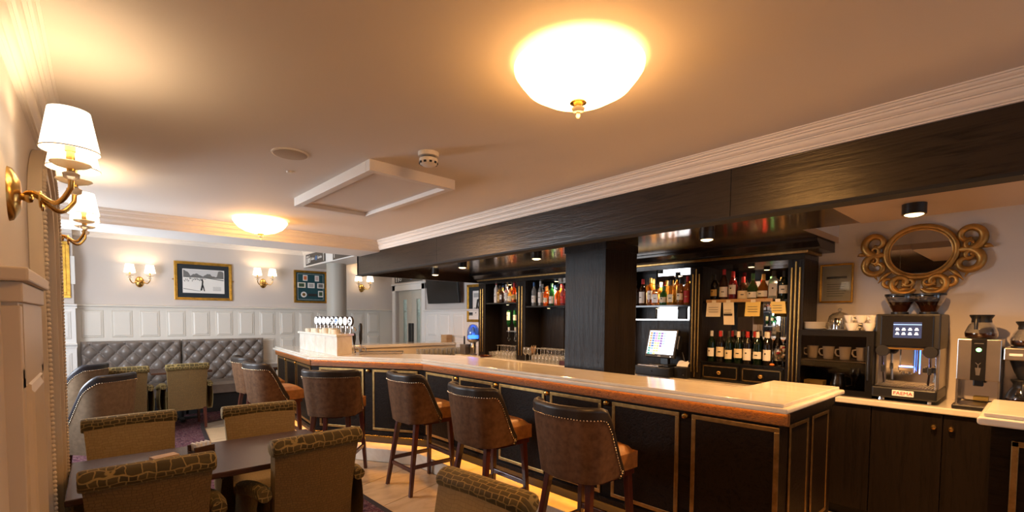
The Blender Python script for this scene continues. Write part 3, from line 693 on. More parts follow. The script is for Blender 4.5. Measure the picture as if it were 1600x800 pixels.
# ---- velvet armchairs (forward = +y)
def make_armchair():
    t = thing('armchair', 'x', 'armchair', group='embossed velvet armchairs')
    # reclined back: profile in (y,z) extruded across x, slightly waisted
    def back(u, v, off):
        hw = .225+.012*(v-.4)-.010*math.sin(PI*v); x = -hw+2*hw*u; z = .26+.60*v; y = -.185-.10*v**1.3+off*(1-.25*v)
        return (x, y-(.018*(1-(2*u-1)**2) if off < .02 else -.012*(1-(2*u-1)**2)), z)
    MB().grid(lambda u, v: back(u, v, .085), 10, 10).build('backrest', 'velvet_cell', t, smooth=60)
    bb = MB().grid(lambda u, v: back(u, v, 0), 10, 10)
    for s in (0, 1): bb.add([back(s, k/10, .085) for k in range(11)]+[back(s, k/10, 0) for k in range(11)], [(k,k+1,12+k,11+k) for k in range(10)])
    bb.build('back_cover', 'velvet_back', t, smooth=60)
    rp = []
    for k in range(15):
        a = -PI*.5+2*PI*k/15; rp.append((-.262+.046*math.cos(a)*1.25, .855+.046*math.sin(a)))
    rl = MB(); n = 15; vs = []; secs = [(-.243,.82),(-.238,.95),(-.225,1),(0,1.03),(.225,1),(.238,.95),(.243,.82)]
    for x, s in secs: vs += [(x, -.262+(y+.262)*s, .855+(z-.855)*s) for y, z in rp]
    rl.add(vs, [(i*n+k, i*n+(k+1)%n, (i+1)*n+(k+1)%n, (i+1)*n+k) for i in range(len(secs)-1) for k in range(n)]+[tuple(range(n-1,-1,-1)), tuple((len(secs)-1)*n+k for k in range(n))])
    rl.build('top_roll', 'velvet_roll_shaded', t, smooth=60)
    cushion(-.225, .225, -.15, .29, .27, .46, .025).build('seat', 'velvet_cell', t, smooth=50)
    for s in (1,-1):
        # arm: upholstered side with a rolled top that dips forward
        def side(u, v, o): return (s*(.232+o), -.19+.40*u-.03*u*u*v, .26+(.33-.05*u*u)*v)
        ab = MB().grid(lambda u, v: side(u, v, .055+.015*math.sin(PI*v)), 8, 6).grid(lambda u, v: side(u, v, 0), 8, 6)
        ab.add([side(1, k/6, .055+.015*math.sin(PI*k/6)) for k in range(7)]+[side(1, k/6, 0) for k in range(7)], [(k,k+1,8+k,7+k) for k in range(6)])
        ab.add([side(k/8, 0, .055) for k in range(9)]+[side(k/8, 0, 0) for k in range(9)], [(k,k+1,10+k,9+k) for k in range(8)])
        arm = ab.build('arm', 'velvet_back', t, smooth=60)
        MB().tube([(s*.262,-.225,.60),(s*.262,-.15,.605),(s*.264,-.03,.592),(s*.268,.10,.565),(s*.270,.17,.545),(s*.270,.195,.53)], [.034,.042,.042,.042,.040,.028], 12).build('arm_roll', 'velvet_roll_shaded', arm, smooth=60)
    for sx in (1,-1):
        leg(t, .20*sx, .25, .28, 0, .01); leg(t, .20*sx, -.17, .28, 0, -.05)
    return t
ac = make_armchair()
AL = [((.155,2.86), 0, 'embossed olive velvet armchair nearest the camera at the left of the dark table'),
      ((.875,2.90), .06, 'embossed olive velvet armchair seen from behind at the near right of the dark table'),
      ((.15,3.66), PI+.06, 'olive velvet armchair facing the camera across the left half of the dark table'),
      ((.855,3.55), PI-.06, 'olive velvet armchair facing the camera across the right half of the dark table'),
      ((.88,1.43), PI/2+.12, 'velvet armchair cut off by the bottom edge, in front of the nearest bar stool'),
      ((.20,7.80), .05, 'velvet armchair at the sofa, partly hidden by the tub chairs'),
      ((.86,7.86), .04, 'velvet armchair with pale arm fronts standing alone before the tufted sofa')]
for i, (p, a, lb) in enumerate(AL):
    if i == 0: ac.location = (*p, .006); ac.rotation_euler = (0,0,a); ac['label'] = lb
    else: copy_tree(ac, (*p, .006), a, lb)
# ---- tables
def table(loc, w, d, label, rz=0, peds=(0,), mat='table_wood'):
    t = thing('table', label, 'table', loc, rz)
    MB().box(-w/2,w/2,-d/2,d/2,.715,.745).build('table_top', mat, t, bevel=.005)
    for px in peds:
        p = MB().lathe([(.035,.03),(.035,.69)], 12, (px,0,0)).build('pedestal', 'black_matte', t, smooth=50)
        MB().obox((px,0,.70), (.40,.08,.025)).obox((px,0,.70), (.08,.40,.025)).build('bracket', 'black_matte', p)
        MB().obox((px,0,.02), (.50,.06,.035)).obox((px,0,.02), (.06,.50,.035)).build('foot', 'black_matte', p, bevel=.006)
    return t
table((.475,3.10,.006), 1.22, .70, 'long dark wooden dining table between four velvet armchairs', 0, (-.33,.33))
table((.13,8.42,.006), .68, .62, 'small dark table before the left half of the sofa')
table((.87,8.42,.006), .72, .62, 'small dark table behind the lone armchair at the sofa')
table((2.10,8.25,.006), .60, .62, 'small dark table beyond the bar stools at the right end of the sofa')
# condiment caddy on the table
cd = thing('menu_holder', 'small wooden menu holder with cream cards on the dark table', 'menu holder', (.43,3.26,.752), .35); cd.scale = (.8,.8,.8)
MB().box(-.07,.07,-.05,.05,0,.012).build('base', 'table_wood', cd, bevel=.002)
MB().box(-.07,.07,.038,.05,.012,.055).box(-.07,.07,-.05,-.038,.012,.045).build('sides', 'table_wood', cd, bevel=.002)
for k in range(4): MB().obox((-.045+.03*k,0,.040), (.012,.07,.055), 0, 0, .06*k-.1).build('card', 'print_white', cd)
pk = tag(MB().obox((0,0,.012), (.12,.07,.022), 0).build('card_packet', 'oak', None, (.25,3.20,.752), .3, bevel=.002), 'small flat tan packet lying on the dark table left of the menu holder', 'packet')

# ---- tufted banquette, two lengths
def sofa(x0, x1, label):
    W = x1-x0; t = thing('banquette_sofa', label, 'sofa', ((x0+x1)/2, 9.05, .006), 0, 'tufted banquette along the back wall')
    ncol = 6; px = W/ncol; pz = .235; z0, z1 = .42, 1.15
    def tuft(u, v):
        x = -W/2+W*u; z = z0+(z1-z0)*v
        a = x/px+(z-z1+.05)/pz+.5; c = x/px-(z-z1+.05)/pz+.5
        s = (abs(math.sin(PI*a)*math.sin(PI*c)))**.42
        e = min(1, (1-abs(2*u-1)**14)*(1-abs(2*v-1)**10)*1.5)
        return (x, .30-(.025+.060*s)*e**.5, z)
    bk = MB().grid(tuft, 120, 72).build('backrest', 'leather_taupe', t, smooth=80)
    bme = None
    for r in range(7):
        z = z1-.05-r*pz/2
        if z < z0: break
        for k in range(-ncol, ncol+1):
            x = (k if r % 2 else k-.5)*px
            if abs(x) >= W/2-.03: continue
            if bme is None: o = MB().ball((0,0,0), .013, 8, 4).build('button', 'leather_dark', bk, smooth=80); bme = o.data
            else: o = bpy.data.objects.new('button', bme); COL.objects.link(o); o.parent = bk
            o.location = (x, .275, z)
    MB().box(-W/2,W/2,.30,.39,.10,1.145).build('back_board', 'leather_taupe', t, bevel=.02)
    cushion(-W/2, W/2, -.28, .27, .30, .45, .03, 14).build('seat', 'leather_taupe', t, smooth=50)
    MB().box(-W/2+.01,W/2-.01,-.24,.36,.0,.30).build('base', 'black_matte', t)
sofa(-.225, .985, 'left length of the tufted grey leather banquette sofa')
sofa(1.00, 2.21, 'right length of the tufted grey leather banquette sofa')
# ================================================================== BACK BAR
XF = 4.45                                                      # front of its columns
ORD = ['first','second','third','fourth','fifth','sixth','seventh','eighth','ninth','tenth','eleventh','twelfth','thirteenth','fourteenth','fifteenth','sixteenth','seventeenth','eighteenth']
wk = thing('back_worktop', 'long cream marble back counter along the right wall', 'worktop', (4.58,2.2,0))
MB().box(-.25,.25,-4.6,4.15,.905,.95).build('slab', 'marble', wk, bevel=.008)
# base cabinets below the back counter, one unit at a time
kn = MB().lathe([(.004,-.034),(.014,-.032),(.018,-.022),(.010,-.012),(.010,0)], 14, (0,0,0), 'y')
y = 6.0; k = 0
units = [(-.02,.45),(.45,.852),(.852,1.36),(1.36,2.30),(2.30,3.25),(3.25,4.2),(4.2,5.1),(5.1,6.30)]
ulab = ['dark base cabinet under the brushed steel dispenser with a gold knob', 'dark base cabinet with gold knob under the espresso machine', 'plain dark base cabinet under the black display case',
        'dark base cabinet under the wine bottles', 'dark base cabinet under the till', 'dark base cabinet behind the square black pillar', 'dark base cabinet under the far wine glasses', 'dark base cabinet at the far end under the globe font']
for (y0, y1), lb in zip(units, ulab):
    c = thing('base_cabinet', lb, 'cabinet', (4.60,(y0+y1)/2,0), -PI/2, 'base cabinets under the back counter'); hw = (y1-y0)/2
    MB().box(-hw,hw,-.22,.22,.08,.905).build('body', 'black_wood_z', c)
    MB().box(-hw,hw,-.18,.22,.0,.08).build('toe_kick', 'black_matte', c)
    dd = MB().box(-hw+.003,hw-.003,-.242,-.221,.09,.895).build('door', 'black_wood_z', c, bevel=.002)
    if lb.startswith('dark base cabinet under the brushed') or 'espresso' in lb:
        sx = -1 if 'brushed' in lb else 1
        kn.build('knob', 'brass', dd, (sx*(hw-.045),-.242,.808), 0, smooth=50)

# the shelf unit: one carcass with bays
bb = thing('back_bar_unit', 'black back bar shelving with brass strips and moulded cornice', 'shelving', (4.60,3.6,.95))
def B(mb, name, mat, parent=bb, bevel=0, smooth=None): return mb.build(name, mat, parent, (-4.60,-3.6,-.95) if parent is bb else (0,0,0), 0, bevel=bevel, smooth=smooth)
cols = [(1.36,1.485),(2.245,2.375),(3.25,3.38),(4.80,4.98),(5.70,5.87)]
for y0, y1 in cols:
    c = B(MB().box(XF,4.81,y0,y1,.95,2.06), 'upright', 'black_wood_z', bevel=.004)
    n = 3 if y1-y0 < .15 else 2
    for i in range(n):
        yy = y0+(y1-y0)*(i+1)/(n+1); dz = .05 if i == 1 and n == 3 else 0
        MB().tube([(XF-.004,yy,1.02-dz),(XF-.004,yy,1.99+dz)], .0085, 8).build('brass_strip', 'brass', c, smooth=60)
B(MB().box(XF,4.81,1.36,5.87,2.06,2.11), 'frieze', 'black_lacquer', bevel=.003)
B(MB().box(XF-.018,4.81,1.335,5.89,2.108,2.130), 'brass_band', 'brass_dull', bevel=.003)
B(MB().ext([(XF-.01,2.13),(XF-.03,2.13),(XF-.035,2.145),(XF-.07,2.165),(XF-.11,2.185),(XF-.12,2.185),(XF-.12,2.21),(4.81,2.21),(4.81,2.13)], 'y', 1.24, 5.96), 'cornice', 'black_lacquer', bevel=.002)
B(MB().box(4.785,4.815,1.42,5.8,.95,2.06), 'mirror_back', 'mirror')
B(MB().box(XF+.02,4.785,1.485,2.245,1.705,1.725), 'shelf', 'black_lacquer')
B(MB().box(XF+.01,4.785,2.375,3.25,1.672,1.690), 'shelf', 'black_lacquer')
B(MB().box(XF+.01,4.785,3.38,4.80,1.692,1.710), 'shelf', 'black_lacquer')
B(MB().box(XF+.01,4.785,4.98,5.70,1.752,1.770), 'shelf', 'black_lacquer')
B(MB().box(4.70,4.785,2.375,3.25,.95,1.53), 'back_panel', 'black_wood_z'); B(MB().box(4.62,4.785,2.375,3.25,1.53,1.545), 'ledge', 'steel')
B(MB().box(4.765,4.784,4.36,4.80,.95,1.69), 'back_panel', 'black_wood_z'); B(MB().box(4.765,4.784,5.30,5.70,.95,1.75), 'back_panel', 'black_wood_z')
B(MB().box(4.765,4.784,2.95,3.25,1.545,2.06), 'back_panel', 'black_wood_z'); B(MB().box(4.765,4.784,2.58,2.68,1.545,1.672), 'back_panel', 'black_wood_z')  # added dark panels cover parts of the mirror to cut its reflection
# drawers under the wine shelf
dw = B(MB().box(XF+.01,4.785,1.485,2.245,.955,1.12), 'drawer_case', 'black_lacquer')
B(MB().box(XF-.01,4.785,1.485,2.245,1.12,1.135), 'wine_shelf', 'black_lacquer')
for y0, y1 in ((1.50,1.855),(1.875,2.23)):
    d_ = B(MB().box(XF-.005,XF+.02,y0,y1,.965,1.112), 'drawer', 'black_lacquer', bevel=.002)
    f_ = MB()
    for q in (y0+.012, y1-.022): f_.box(XF-.009,XF-.004,q,q+.010,.980,1.098)
    for z in (.980,1.088): f_.box(XF-.009,XF-.004,y0+.012,y1-.012,z,z+.010)
    f_.build('brass_frame', 'brass_dull', d_)
    MB().lathe([(.004,-.030),(.014,-.028),(.020,-.018),(.010,-.008),(.012,0)], 14, (XF-.005,(y0+y1)/2,1.038), 'x').build('knob', 'brass', d_, smooth=50)
# small downlights inside the bays, and a glowing patch for a mirror reflection
for (x, yy, z, e) in [(4.60,1.85,2.05,12),(4.60,2.80,2.05,24),(4.60,4.35,2.05,26),(4.60,5.30,2.05,20)]:
    c = B(MB().lathe([(.030,0),(.030,.022)], 16, (x,yy,z-.013)), 'downlight', 'black_plastic')
    MB().lathe([(.024,-.002),(.024,0)], 16, (x,yy,z-.013)).build('lens', 'spot_lens', c)
    l = spot('bay_lamp', (x-4.60,yy-3.6,z-.95-.02), e, (1,.70,.40), 150, .02, bb)
glint = B(MB().box(4.775,4.784,2.70,2.93,1.575,1.655), 'bright_strip', 'mirror_glint')  # glowing patch stands in for a bright reflection in the mirror
for (x, yy, z, e) in [(4.56,4.45,1.690,9),(4.56,3.8,1.690,6),(4.56,5.30,1.750,9),(4.56,2.80,1.670,5)]:  # downlights added under the shelves to brighten the counter and glasses
    c = B(MB().lathe([(.024,0),(.024,.012)], 16, (x,yy,z-.012)), 'downlight', 'black_plastic')
    MB().lathe([(.018,-.002),(.018,0)], 16, (x,yy,z-.012)).build('lens', 'spot_lens', c)
    spot('shelf_fill', (x-4.60,yy-3.6,z-.95-.02), e, (1,.74,.46), 150, .02, bb)
# the wooden board with notes in the right bay
wbd = tag(MB().box(-.012,.012,-.30,.30,0,.030).build('shelf_board', 'oak', None, (XF+.004,1.90,1.706), 0, bevel=.003), 'pale oak board along the front of the upper right shelf', 'board')
for i, (yy, w_, h_, mt, lb) in enumerate([(2.12,.14,.135,'paper','white paper note hanging leftmost under the oak board'), (1.985,.10,.21,'paper','long white list with a dark band hanging under the oak board'),
                                        (1.76,.13,.13,'paper_yellow','pale yellow note hanging in the middle under the oak board'), (1.555,.115,.105,'paper_yellow','deep yellow note at the right end of the shelf')]):
    n_ = thing('paper_note', lb, 'note', (XF-.010+.004*(i == 1), yy, 1.706), -PI/2, 'notes hung under the oak board')
    MB().grid(lambda u, v: (-w_/2+w_*u+.012*(1-v)*(1 if i % 2 else -.6), .006*math.sin(PI*u)*(1-v)-.0005, -h_+h_*v), 6, 4).build('sheet', mt, n_, smooth=60)
    if i == 1: MB().box(-.04,.04,-.004,-.002,-.125,-.105).build('band', 'ink', n_)
    for q in range(3): MB().box(-w_*.36,w_*.30,-.0035,-.002,-h_*.35-.022*q,-h_*.35-.022*q+.004).build('writing', 'ink_grey', n_)
    # tape at the top so that the sheet hangs from the board
    MB().box(-.02,.02,-.003,.0,-.004,.022).build('tape', 'paper', n_)

# ------------------------------------------------------------------ bottles
def liquid(name, col, rough=.06, tr=.55):
    m, N, L, b = nt(name); b.inputs['Base Color'].default_value = (*col, 1); setp(b, rough=rough, trans=tr, ior=1.35, coat=.4)
for n_, c_ in dict(amber=(.62,.24,.03), gold=(.80,.45,.08), red=(.45,.02,.02), orange=(.85,.16,.015), green=(.03,.22,.05), dkgreen=(.004,.012,.005), clear=(.75,.80,.82), brown=(.12,.035,.012), black=(.010,.008,.008), pink=(.65,.18,.22), white=(.8,.76,.7)).items():
    liquid('liq_'+n_, c_, tr=(.0 if n_ in ('black','white','dkgreen') else .78))
for n_, c_ in dict(cream=(.78,.68,.48), white=(.82,.80,.76), black=(.02,.02,.02), red=(.50,.02,.02), gold=(.6,.38,.1), blue=(.05,.14,.35), green=(.04,.16,.07), orange=(.75,.22,.04), silver=(.6,.6,.6)).items():
    plain('lab_'+n_, c_, .55)
SH = {'std': [(.036,0),(.038,.008),(.038,.165),(.034,.185),(.018,.215),(.0145,.225),(.0145,.275)],
      'tall': [(.032,0),(.034,.008),(.034,.19),(.029,.212),(.016,.235),(.013,.245),(.013,.305)],
      'squat': [(.044,0),(.046,.01),(.047,.10),(.043,.135),(.022,.165),(.016,.175),(.015,.225)],
      'square': [(.042,0),(.044,.006),(.044,.15),(.040,.165),(.018,.180),(.015,.185),(.015,.235)],
      'wine': [(.034,0),(.0365,.006),(.0365,.185),(.032,.205),(.0155,.235),(.014,.245),(.0135,.295)],
      'bulb': [(.038,0),(.050,.02),(.054,.07),(.046,.12),(.022,.16),(.015,.18),(.015,.24)]}
def add_bottle(shape, liq, labc, capc, loc, label, group, emblem=None, lh=(.28,.62), rz=0, inverted=False, label_h=None):
    t = thing('bottle', label, 'bottle', loc, rz, group)
    kz = 1 if (inverted or shape == 'wine') else random.uniform(.90, 1.12); kr = random.uniform(.94, 1.06) if shape != 'wine' else 1
    lh = (lh[0]*random.uniform(.5, 1.35), lh[1]*random.uniform(.8, 1.12)) if shape != 'wine' else (random.uniform(.18, .34), random.uniform(.44, .60))
    pr = [(r*kr, z*kz) for r, z in SH[shape]]; H = pr[-1][1]; n = 4 if shape == 'square' else 16
    def T(mb):
        if inverted: mb.v = [(x, y, .02+H-z) for x, y, z in mb.v]
        if n == 4: mb.v = [((x-y)*.7071*1.2, (x+y)*.7071*1.2, z) for x, y, z in mb.v]
        return mb
    T(MB().lathe(pr, n)).build('glass', 'liq_'+liq, t, smooth=40)
    rb = max(r for r, z in pr[:4]); zb = pr[3][1]
    z0, z1 = zb*lh[0]*.9, zb*(lh[1]+.12)
    if labc:
        prof = []
        for i in range(5):
            z = z0+(z1-z0)*i/4
            for (ra, za), (rc_, zc_) in zip(pr, pr[1:]):
                if za <= z <= zc_: r = ra+(rc_-ra)*(z-za)/(zc_-za); break
            prof.append((r+.0009, z))
        lb_ = MB(); K = 16; vs = []
        if n == 16:
            for r, z in prof:
                for k in range(K+1):
                    a = PI-1.25+2.5*k/K; vs.append((r*math.cos(a), r*math.sin(a), z))
            lb_.add(vs, [(i*(K+1)+k, i*(K+1)+k+1, (i+1)*(K+1)+k+1, (i+1)*(K+1)+k) for i in range(4) for k in range(K)])
            if inverted: lb_.v = [(x, y, .02+H-z) for x, y, z in lb_.v]
        else:
            r = rb*.7071*1.2+.001; lb_.add([(-r,-r*.82,z0),(-r,r*.82,z0),(-r,r*.82,z1),(-r,-r*.82,z1)], [(0,1,2,3)])
        l_ = lb_.build('label_paper', 'lab_'+labc, t, smooth=60, fixn=False)
        rr = (prof[2][0] if n == 16 else r)+.0012; zm = (z0+z1)/2
        if inverted: zm = .02+H-zm
        mk = MB().box(-rr-.0006,-rr+.004,-.013,.013,zm-.004,zm+.004) if emblem == 'block' else MB().lathe([(.0075,0),(.0075,.004)], 12, (-rr-.0006,0,zm+.012), 'x')
        mk.build('emblem', 'lab_gold' if labc in ('black','blue','green','red') else 'ink', l_)
    rt, zt = pr[-1][0], H
    cp_ = MB().lathe([(rt+.0022,zt-.050),(rt+.0022,zt-.006),(rt+.001,zt+.004),(.001,zt+.005)], 12)
    if inverted: cp_.v = [(x, y, .02+H-z) for x, y, z in cp_.v]
    cp_.build('cap', 'lab_'+capc, t, smooth=50)
    return t
def row(specs, y0, y1, x, z, where, group, dx=0):
    n = len(specs)
    for i, sp in enumerate(specs):
        yy = y1-(y1-y0)*(i+.5)/n
        shape, liq, labc, capc, what = sp[:5]
        add_bottle(shape, liq, labc, capc, (x+random.uniform(-.012,.012)+dx, yy+random.uniform(-.004,.004), z), '%s, %s from left, %s' % (what, ORD[i], where), group, emblem='block' if i % 2 else None, rz=random.uniform(-.25,.25))
row([('tall','white','white','red','white liqueur bottle with red cap'),('std','gold','gold','black','yellow spirit bottle'),('square','brown','white','gold','square brown spirit bottle with white label'),
     ('std','clear','white','silver','clear spirit bottle with pale label'),('squat','gold','cream','orange','squat golden bottle with cream label'),('std','orange','gold','red','orange bottle with bright red cap'),('tall','green','cream','green','tall green bottle')],
    5.02, 5.62, 4.56, 1.77, 'front row, far left shelf', 'spirits on the far left shelf')
row([('std','clear','silver','blue','clear spirit bottle'),('std','red','white','gold','red liqueur bottle'),('tall','amber','cream','black','tall amber bottle'),('std','pink','white','red','pink spirit bottle'),('tall','clear','white','green','tall clear bottle')],
    5.05, 5.60, 4.67, 1.77, 'rear row, far left shelf', 'spirits on the far left shelf')
row([('tall','clear','white','blue','clear vodka bottle with blue cap'),('tall','clear','white','silver','tall clear bottle with silver cap'),('std','orange','cream','orange','pale orange bottle'),('tall','green','white','green','green bottle with white label'),
     ('squat','orange',None,'black','squat bright orange bottle without label'),('std','pink','red','red','pink bottle with red label'),('std','red','white','black','dark red bottle')],
    4.02, 4.78, 4.56, 1.71, 'front row left of pillar', 'spirits on the shelf left of the pillar')
row([('tall','clear','white','silver','clear spirit bottle'),('std','gold','cream','gold','gold spirit bottle'),('tall','clear','blue','blue','clear bottle with blue label'),('std','amber','white','red','amber bottle'),('tall','clear','silver','orange','clear bottle with orange cap'),('std','gold','white','silver','pale gold bottle')],
    4.02, 4.75, 4.67, 1.71, 'rear row left of pillar', 'spirits on the shelf left of the pillar')
row([('tall','brown','black','black','dark whisky bottle with black label'),('std','brown','white','red','dark brown bottle with white label'),('tall','amber','white','gold','tall amber whisky bottle with white label'),('square','amber','white','black','square amber whisky bottle with white label'),
     ('squat','green','cream','green','green whisky bottle with cream label'),('square','gold','cream','black','square golden whisky bottle with cream label'),('std','amber','cream','black','amber whisky bottle with tall cream label'),('std','amber','red','red','amber bottle with red arrow label')],
    2.40, 3.12, 4.55, 1.69, 'front row above the till', 'whiskies on the shelf above the till')
row([('std','amber','cream','black','amber whisky bottle'),('tall','gold','white','gold','tall golden whisky bottle'),('std','gold','cream','silver','golden bottle with silver cap'),('std','amber','black','black','amber bottle with black label'),('tall','amber','white','black','tall amber bottle'),('std','gold','black','black','golden bottle with black label'),('std','amber','cream','gold','amber bottle with gold cap')],
    2.40, 3.05, 4.66, 1.69, 'rear row above the till', 'whiskies on the shelf above the till')
row([('std','black','gold','black','dark liqueur bottle with gold label'),('std','brown','white','red','dark bottle with red cap'),('std','red','white','red','red aperitif bottle with red cap'),('squat','brown','cream','red','squat brown bottle with red cap'),
     ('bulb','green','white','green','bulbous green bottle with white label'),('bulb','amber','white','gold','bulbous amber bottle with gold cap'),('square','clear','silver','black','square clear bottle with black cap'),('std','dkgreen','white','black','dark green bottle with white label')],
    1.50, 2.22, 4.56, 1.725, 'above the oak board', 'liqueurs above the oak board')
row([('wine','dkgreen','white','silver','wine bottle with white label and grey foil'),('wine','black','cream','red','wine bottle with cream label and red foil'),('wine','dkgreen','cream','black','wine bottle with long cream label'),('wine','dkgreen','cream','white','wine bottle with broad cream label'),
     ('wine','black','white','red','wine bottle with white and red label'),('wine','dkgreen','white','white','wine bottle with white label and round crest'),('wine','black','white','white','wine bottle with small white label')],
    1.62, 2.22, 4.53, 1.135, 'front row of wines', 'wine bottles above the drawers')
row([('wine','dkgreen','white','silver','wine bottle with silver foil'),('wine','black','cream','red','wine bottle with red foil'),('wine','dkgreen','white','black','wine bottle with black foil'),('wine','black','white','red','dark wine bottle with red foil'),('wine','dkgreen','cream','white','green wine bottle with white foil'),('wine','black','white','black','black wine bottle')],
    1.56, 2.18, 4.64, 1.135, 'rear row of wines', 'wine bottles above the drawers')
# optics: two bottles hung upside down on a bracket in the far left bay
op = thing('optic_bracket', 'dark wall bracket holding two upturned green bottles in the far left bay', 'bracket', (4.70,5.33,1.18))
MB().box(.04,.062,-.02,.02,0,.52).build('post', 'black_plastic', op); MB().box(-.02,.05,-.13,.13,.155,.170).build('arm', 'steel', op)
for s_, nm in ((.075,'left'),(-.075,'right')):
    MB().lathe([(.006,-.01),(.012,.0),(.024,.01),(.024,.05),(.012,.06),(.012,.15)], 10, (-.02,s_,.02)).build('measure', 'clear_glass', op, smooth=50)
    add_bottle('tall','green','cream','silver',(4.68,5.33+s_,1.335),'green bottle hung upside down, %s of the two on the optic bracket' % nm,'upturned bottles on the optic bracket', inverted=True)
# brandy balloon with corks next to the wine
bl = thing('glass_bowl', 'large balloon glass full of corks beside the wine bottles', 'glass bowl', (4.54,1.545,1.135))
MB().lathe([(.034,0),(.034,.004),(.006,.010),(.006,.03),(.035,.05),(.060,.09),(.066,.13),(.056,.18),(.048,.205),(.046,.205)], 20).build('balloon', 'clear_glass', bl, smooth=60)
for k in range(12): MB().lathe([(.011,-.018),(.011,.018)], 8, (random.uniform(-.03,.03),random.uniform(-.03,.03),.085+.008*k), 'xy'[k % 2]).build('cork', ['oak','ink_red','paper'][k % 3], bl)
sn = tag(MB().ball((0,0,.012), .022, 12, 6, .55).build('bottle_stopper', 'lab_orange', None, (4.475,1.60,1.135), smooth=60), 'small orange bottle stopper lying before the balloon glass', 'stopper')

# ------------------------------------------------------------------ glasses on the back counter
def wine_glass(up=False):
    pr = [(.030,0),(.030,.003),(.004,.010),(.0035,.075),(.012,.085),(.032,.105),(.037,.135),(.034,.170),(.031,.190)]
    if up: pr = [(r, .19-z) for r, z in pr][::-1]
    return MB().lathe(pr, 14)
g1 = wine_glass(True).build('wine_glass', 'glassware', smooth=50); g2 = wine_glass(False).build('wine_glass', 'glassware', smooth=50)
used = set()
def place(src, loc, label, group, cat='glass'):
    if src.name not in used: used.add(src.name); o = src
    else: o = bpy.data.objects.new(src.data.name.split('.')[0], src.data); COL.objects.link(o)
    o.location = loc; tag(o, label, cat, group); return o
for i in range(8):
    for j in range(3):
        place(g1, (4.40+.085*j, 4.10+.066*i+.02*(j % 2), .95), 'upside down wine glass left of pillar, %s row, %s from the right' % (('front','middle','rear')[j], ORD[i]), 'wine glasses left of the pillar')
for i in range(2): place(g2, (4.45, 4.70+.085*i, .95), 'upright wine glass beside the straw jar, %s of the two' % ('right','left')[i], 'upright wine glasses')
for i in range(6):
    for j in range(2):
        place(g1, (4.46+.09*j, 5.04+.072*i, .95), 'upside down wine glass under the optics, %s row, %s from the right' % (('front','rear')[j], ORD[i]), 'wine glasses under the optics')
tm = MB().lathe([(.032,0),(.034,.004),(.040,.075),(.038,.075),(.033,.008),(.001,.006)], 14).build('tumbler', 'glassware', smooth=50)
for i in range(4):
    for j in range(2):
        place(tm, (4.42+.09*j, 5.52+.075*i-.02*j, .95), 'low clear tumbler by the round tray, %s row, %s from the right' % (('front','rear')[j], ORD[i]), 'tumblers beside the wooden tray')
sj = thing('straw_jar', 'jar of brown paper straws among the wine glasses', 'straw jar', (4.46,4.635,.95))
MB().lathe([(.030,0),(.032,.12),(.030,.12),(.028,.004),(.001,.004)], 14).build('jar', 'clear_glass', sj, smooth=50)
for k in range(14):
    a = k*2.4; MB().tube([(.012*math.cos(a),.012*math.sin(a),.006),(.034*math.cos(a+.3),.034*math.sin(a+.3),.19+.03*(k % 3)/2)], .0042, 6).build('straw', 'oak' if k % 3 else 'leather_tan', sj)
tr = thing('round_tray', 'round wooden tray lying at the far end of the back counter', 'tray', (4.40,5.66,.95))
tr.location = (4.405,5.62,.95)
MB().lathe([(.001,0),(.075,0),(.095,.008),(.098,.026),(.092,.026),(.085,.012),(.001,.010)], 28).build('dish', 'mahogany', tr, smooth=40)
MB().lathe([(.030,.010),(.032,.026),(.02,.032),(.001,.033)], 20).build('coaster', 'leather_tan', tr, smooth=50)
for o in [q for q in COL.objects if q.get('group') == 'tumblers beside the wooden tray']: o.location.x += .13
wm = tag(MB().obox((0,0,.03), (.05,.11,.06)).build('card_box', 'mahogany', None, (4.40,4.02,.95), .15, bevel=.004), 'small brown wooden box at the foot of the pillar on the back counter', 'box')

# ------------------------------------------------------------------ till
cdw = thing('cash_drawer', 'low black cash drawer under the till screen', 'cash drawer', (4.50,2.70,.95), -PI/2)
MB().box(-.205,.205,-.19,.19,.004,.10).build('body', 'black_plastic', cdw, bevel=.004)
fr = MB().box(-.198,.198,-.196,-.19,.012,.092).build('front', 'black_plastic', cdw, bevel=.003); MB().lathe([(.008,-.004),(.008,0)], 12, (0,-.196,.055), 'y').build('lock', 'chrome', fr)
pos = thing('till_screen', 'touch screen till showing a colourful button grid', 'till', (4.48,2.665,1.05), -PI/2)
MB().box(-.11,.11,-.10,.10,0,.02).build('foot', 'black_plastic', pos, bevel=.005); MB().obox((0,.03,.06), (.09,.05,.12)).build('stand', 'black_plastic', pos, bevel=.005)
hd = MB().box(-.185,.185,-.018,.018,-.15,.15).build('head', 'black_plastic', pos, (0,-.04,.235), 0, bevel=.006); hd.rotation_euler = (math.radians(-14),0,math.radians(-6))
scr = MB().box(-.165,.165,-.0195,-.018,-.115,.135).build('screen', 'screen_white', hd)
pal = ['#c7a36a','#3f7fd0','#9fc4f0','#c89ad8','#8b6bc0','#7fd09a','#e7e29a','#3fb0a0','#5a2f45','#b9d8f6']
for i, hx in enumerate(pal): emis('pos_%d' % i, S(hx), 1.1, (.1,.1,.1))
for r in range(9):
    for c in range(6):
        if (r, c) in ((6,4),(7,1),(8,3),(5,5)) or (r > 5 and c > 3): continue
        k = [0,1,3,5,4,9][c] if r < 6 else [7,2,8,6,9,2][c]
        if r > 2 and c in (2,3): k = 6 if r > 3 else 3
        x = -.155+.034*c; z = .118-.027*r
        MB().box(x,x+.031,-.0205,-.0195,z-.023,z).build('button', 'pos_%d' % k, scr)
MB().box(-.02,.02,-.0195,-.018,-.138,-.130).build('badge', 'steel', hd)
MB().lathe([(.006,-.0195),(.006,-.018)], 12, (.14,0,-.134), 'y').build('power_light', 'icon_white', hd)
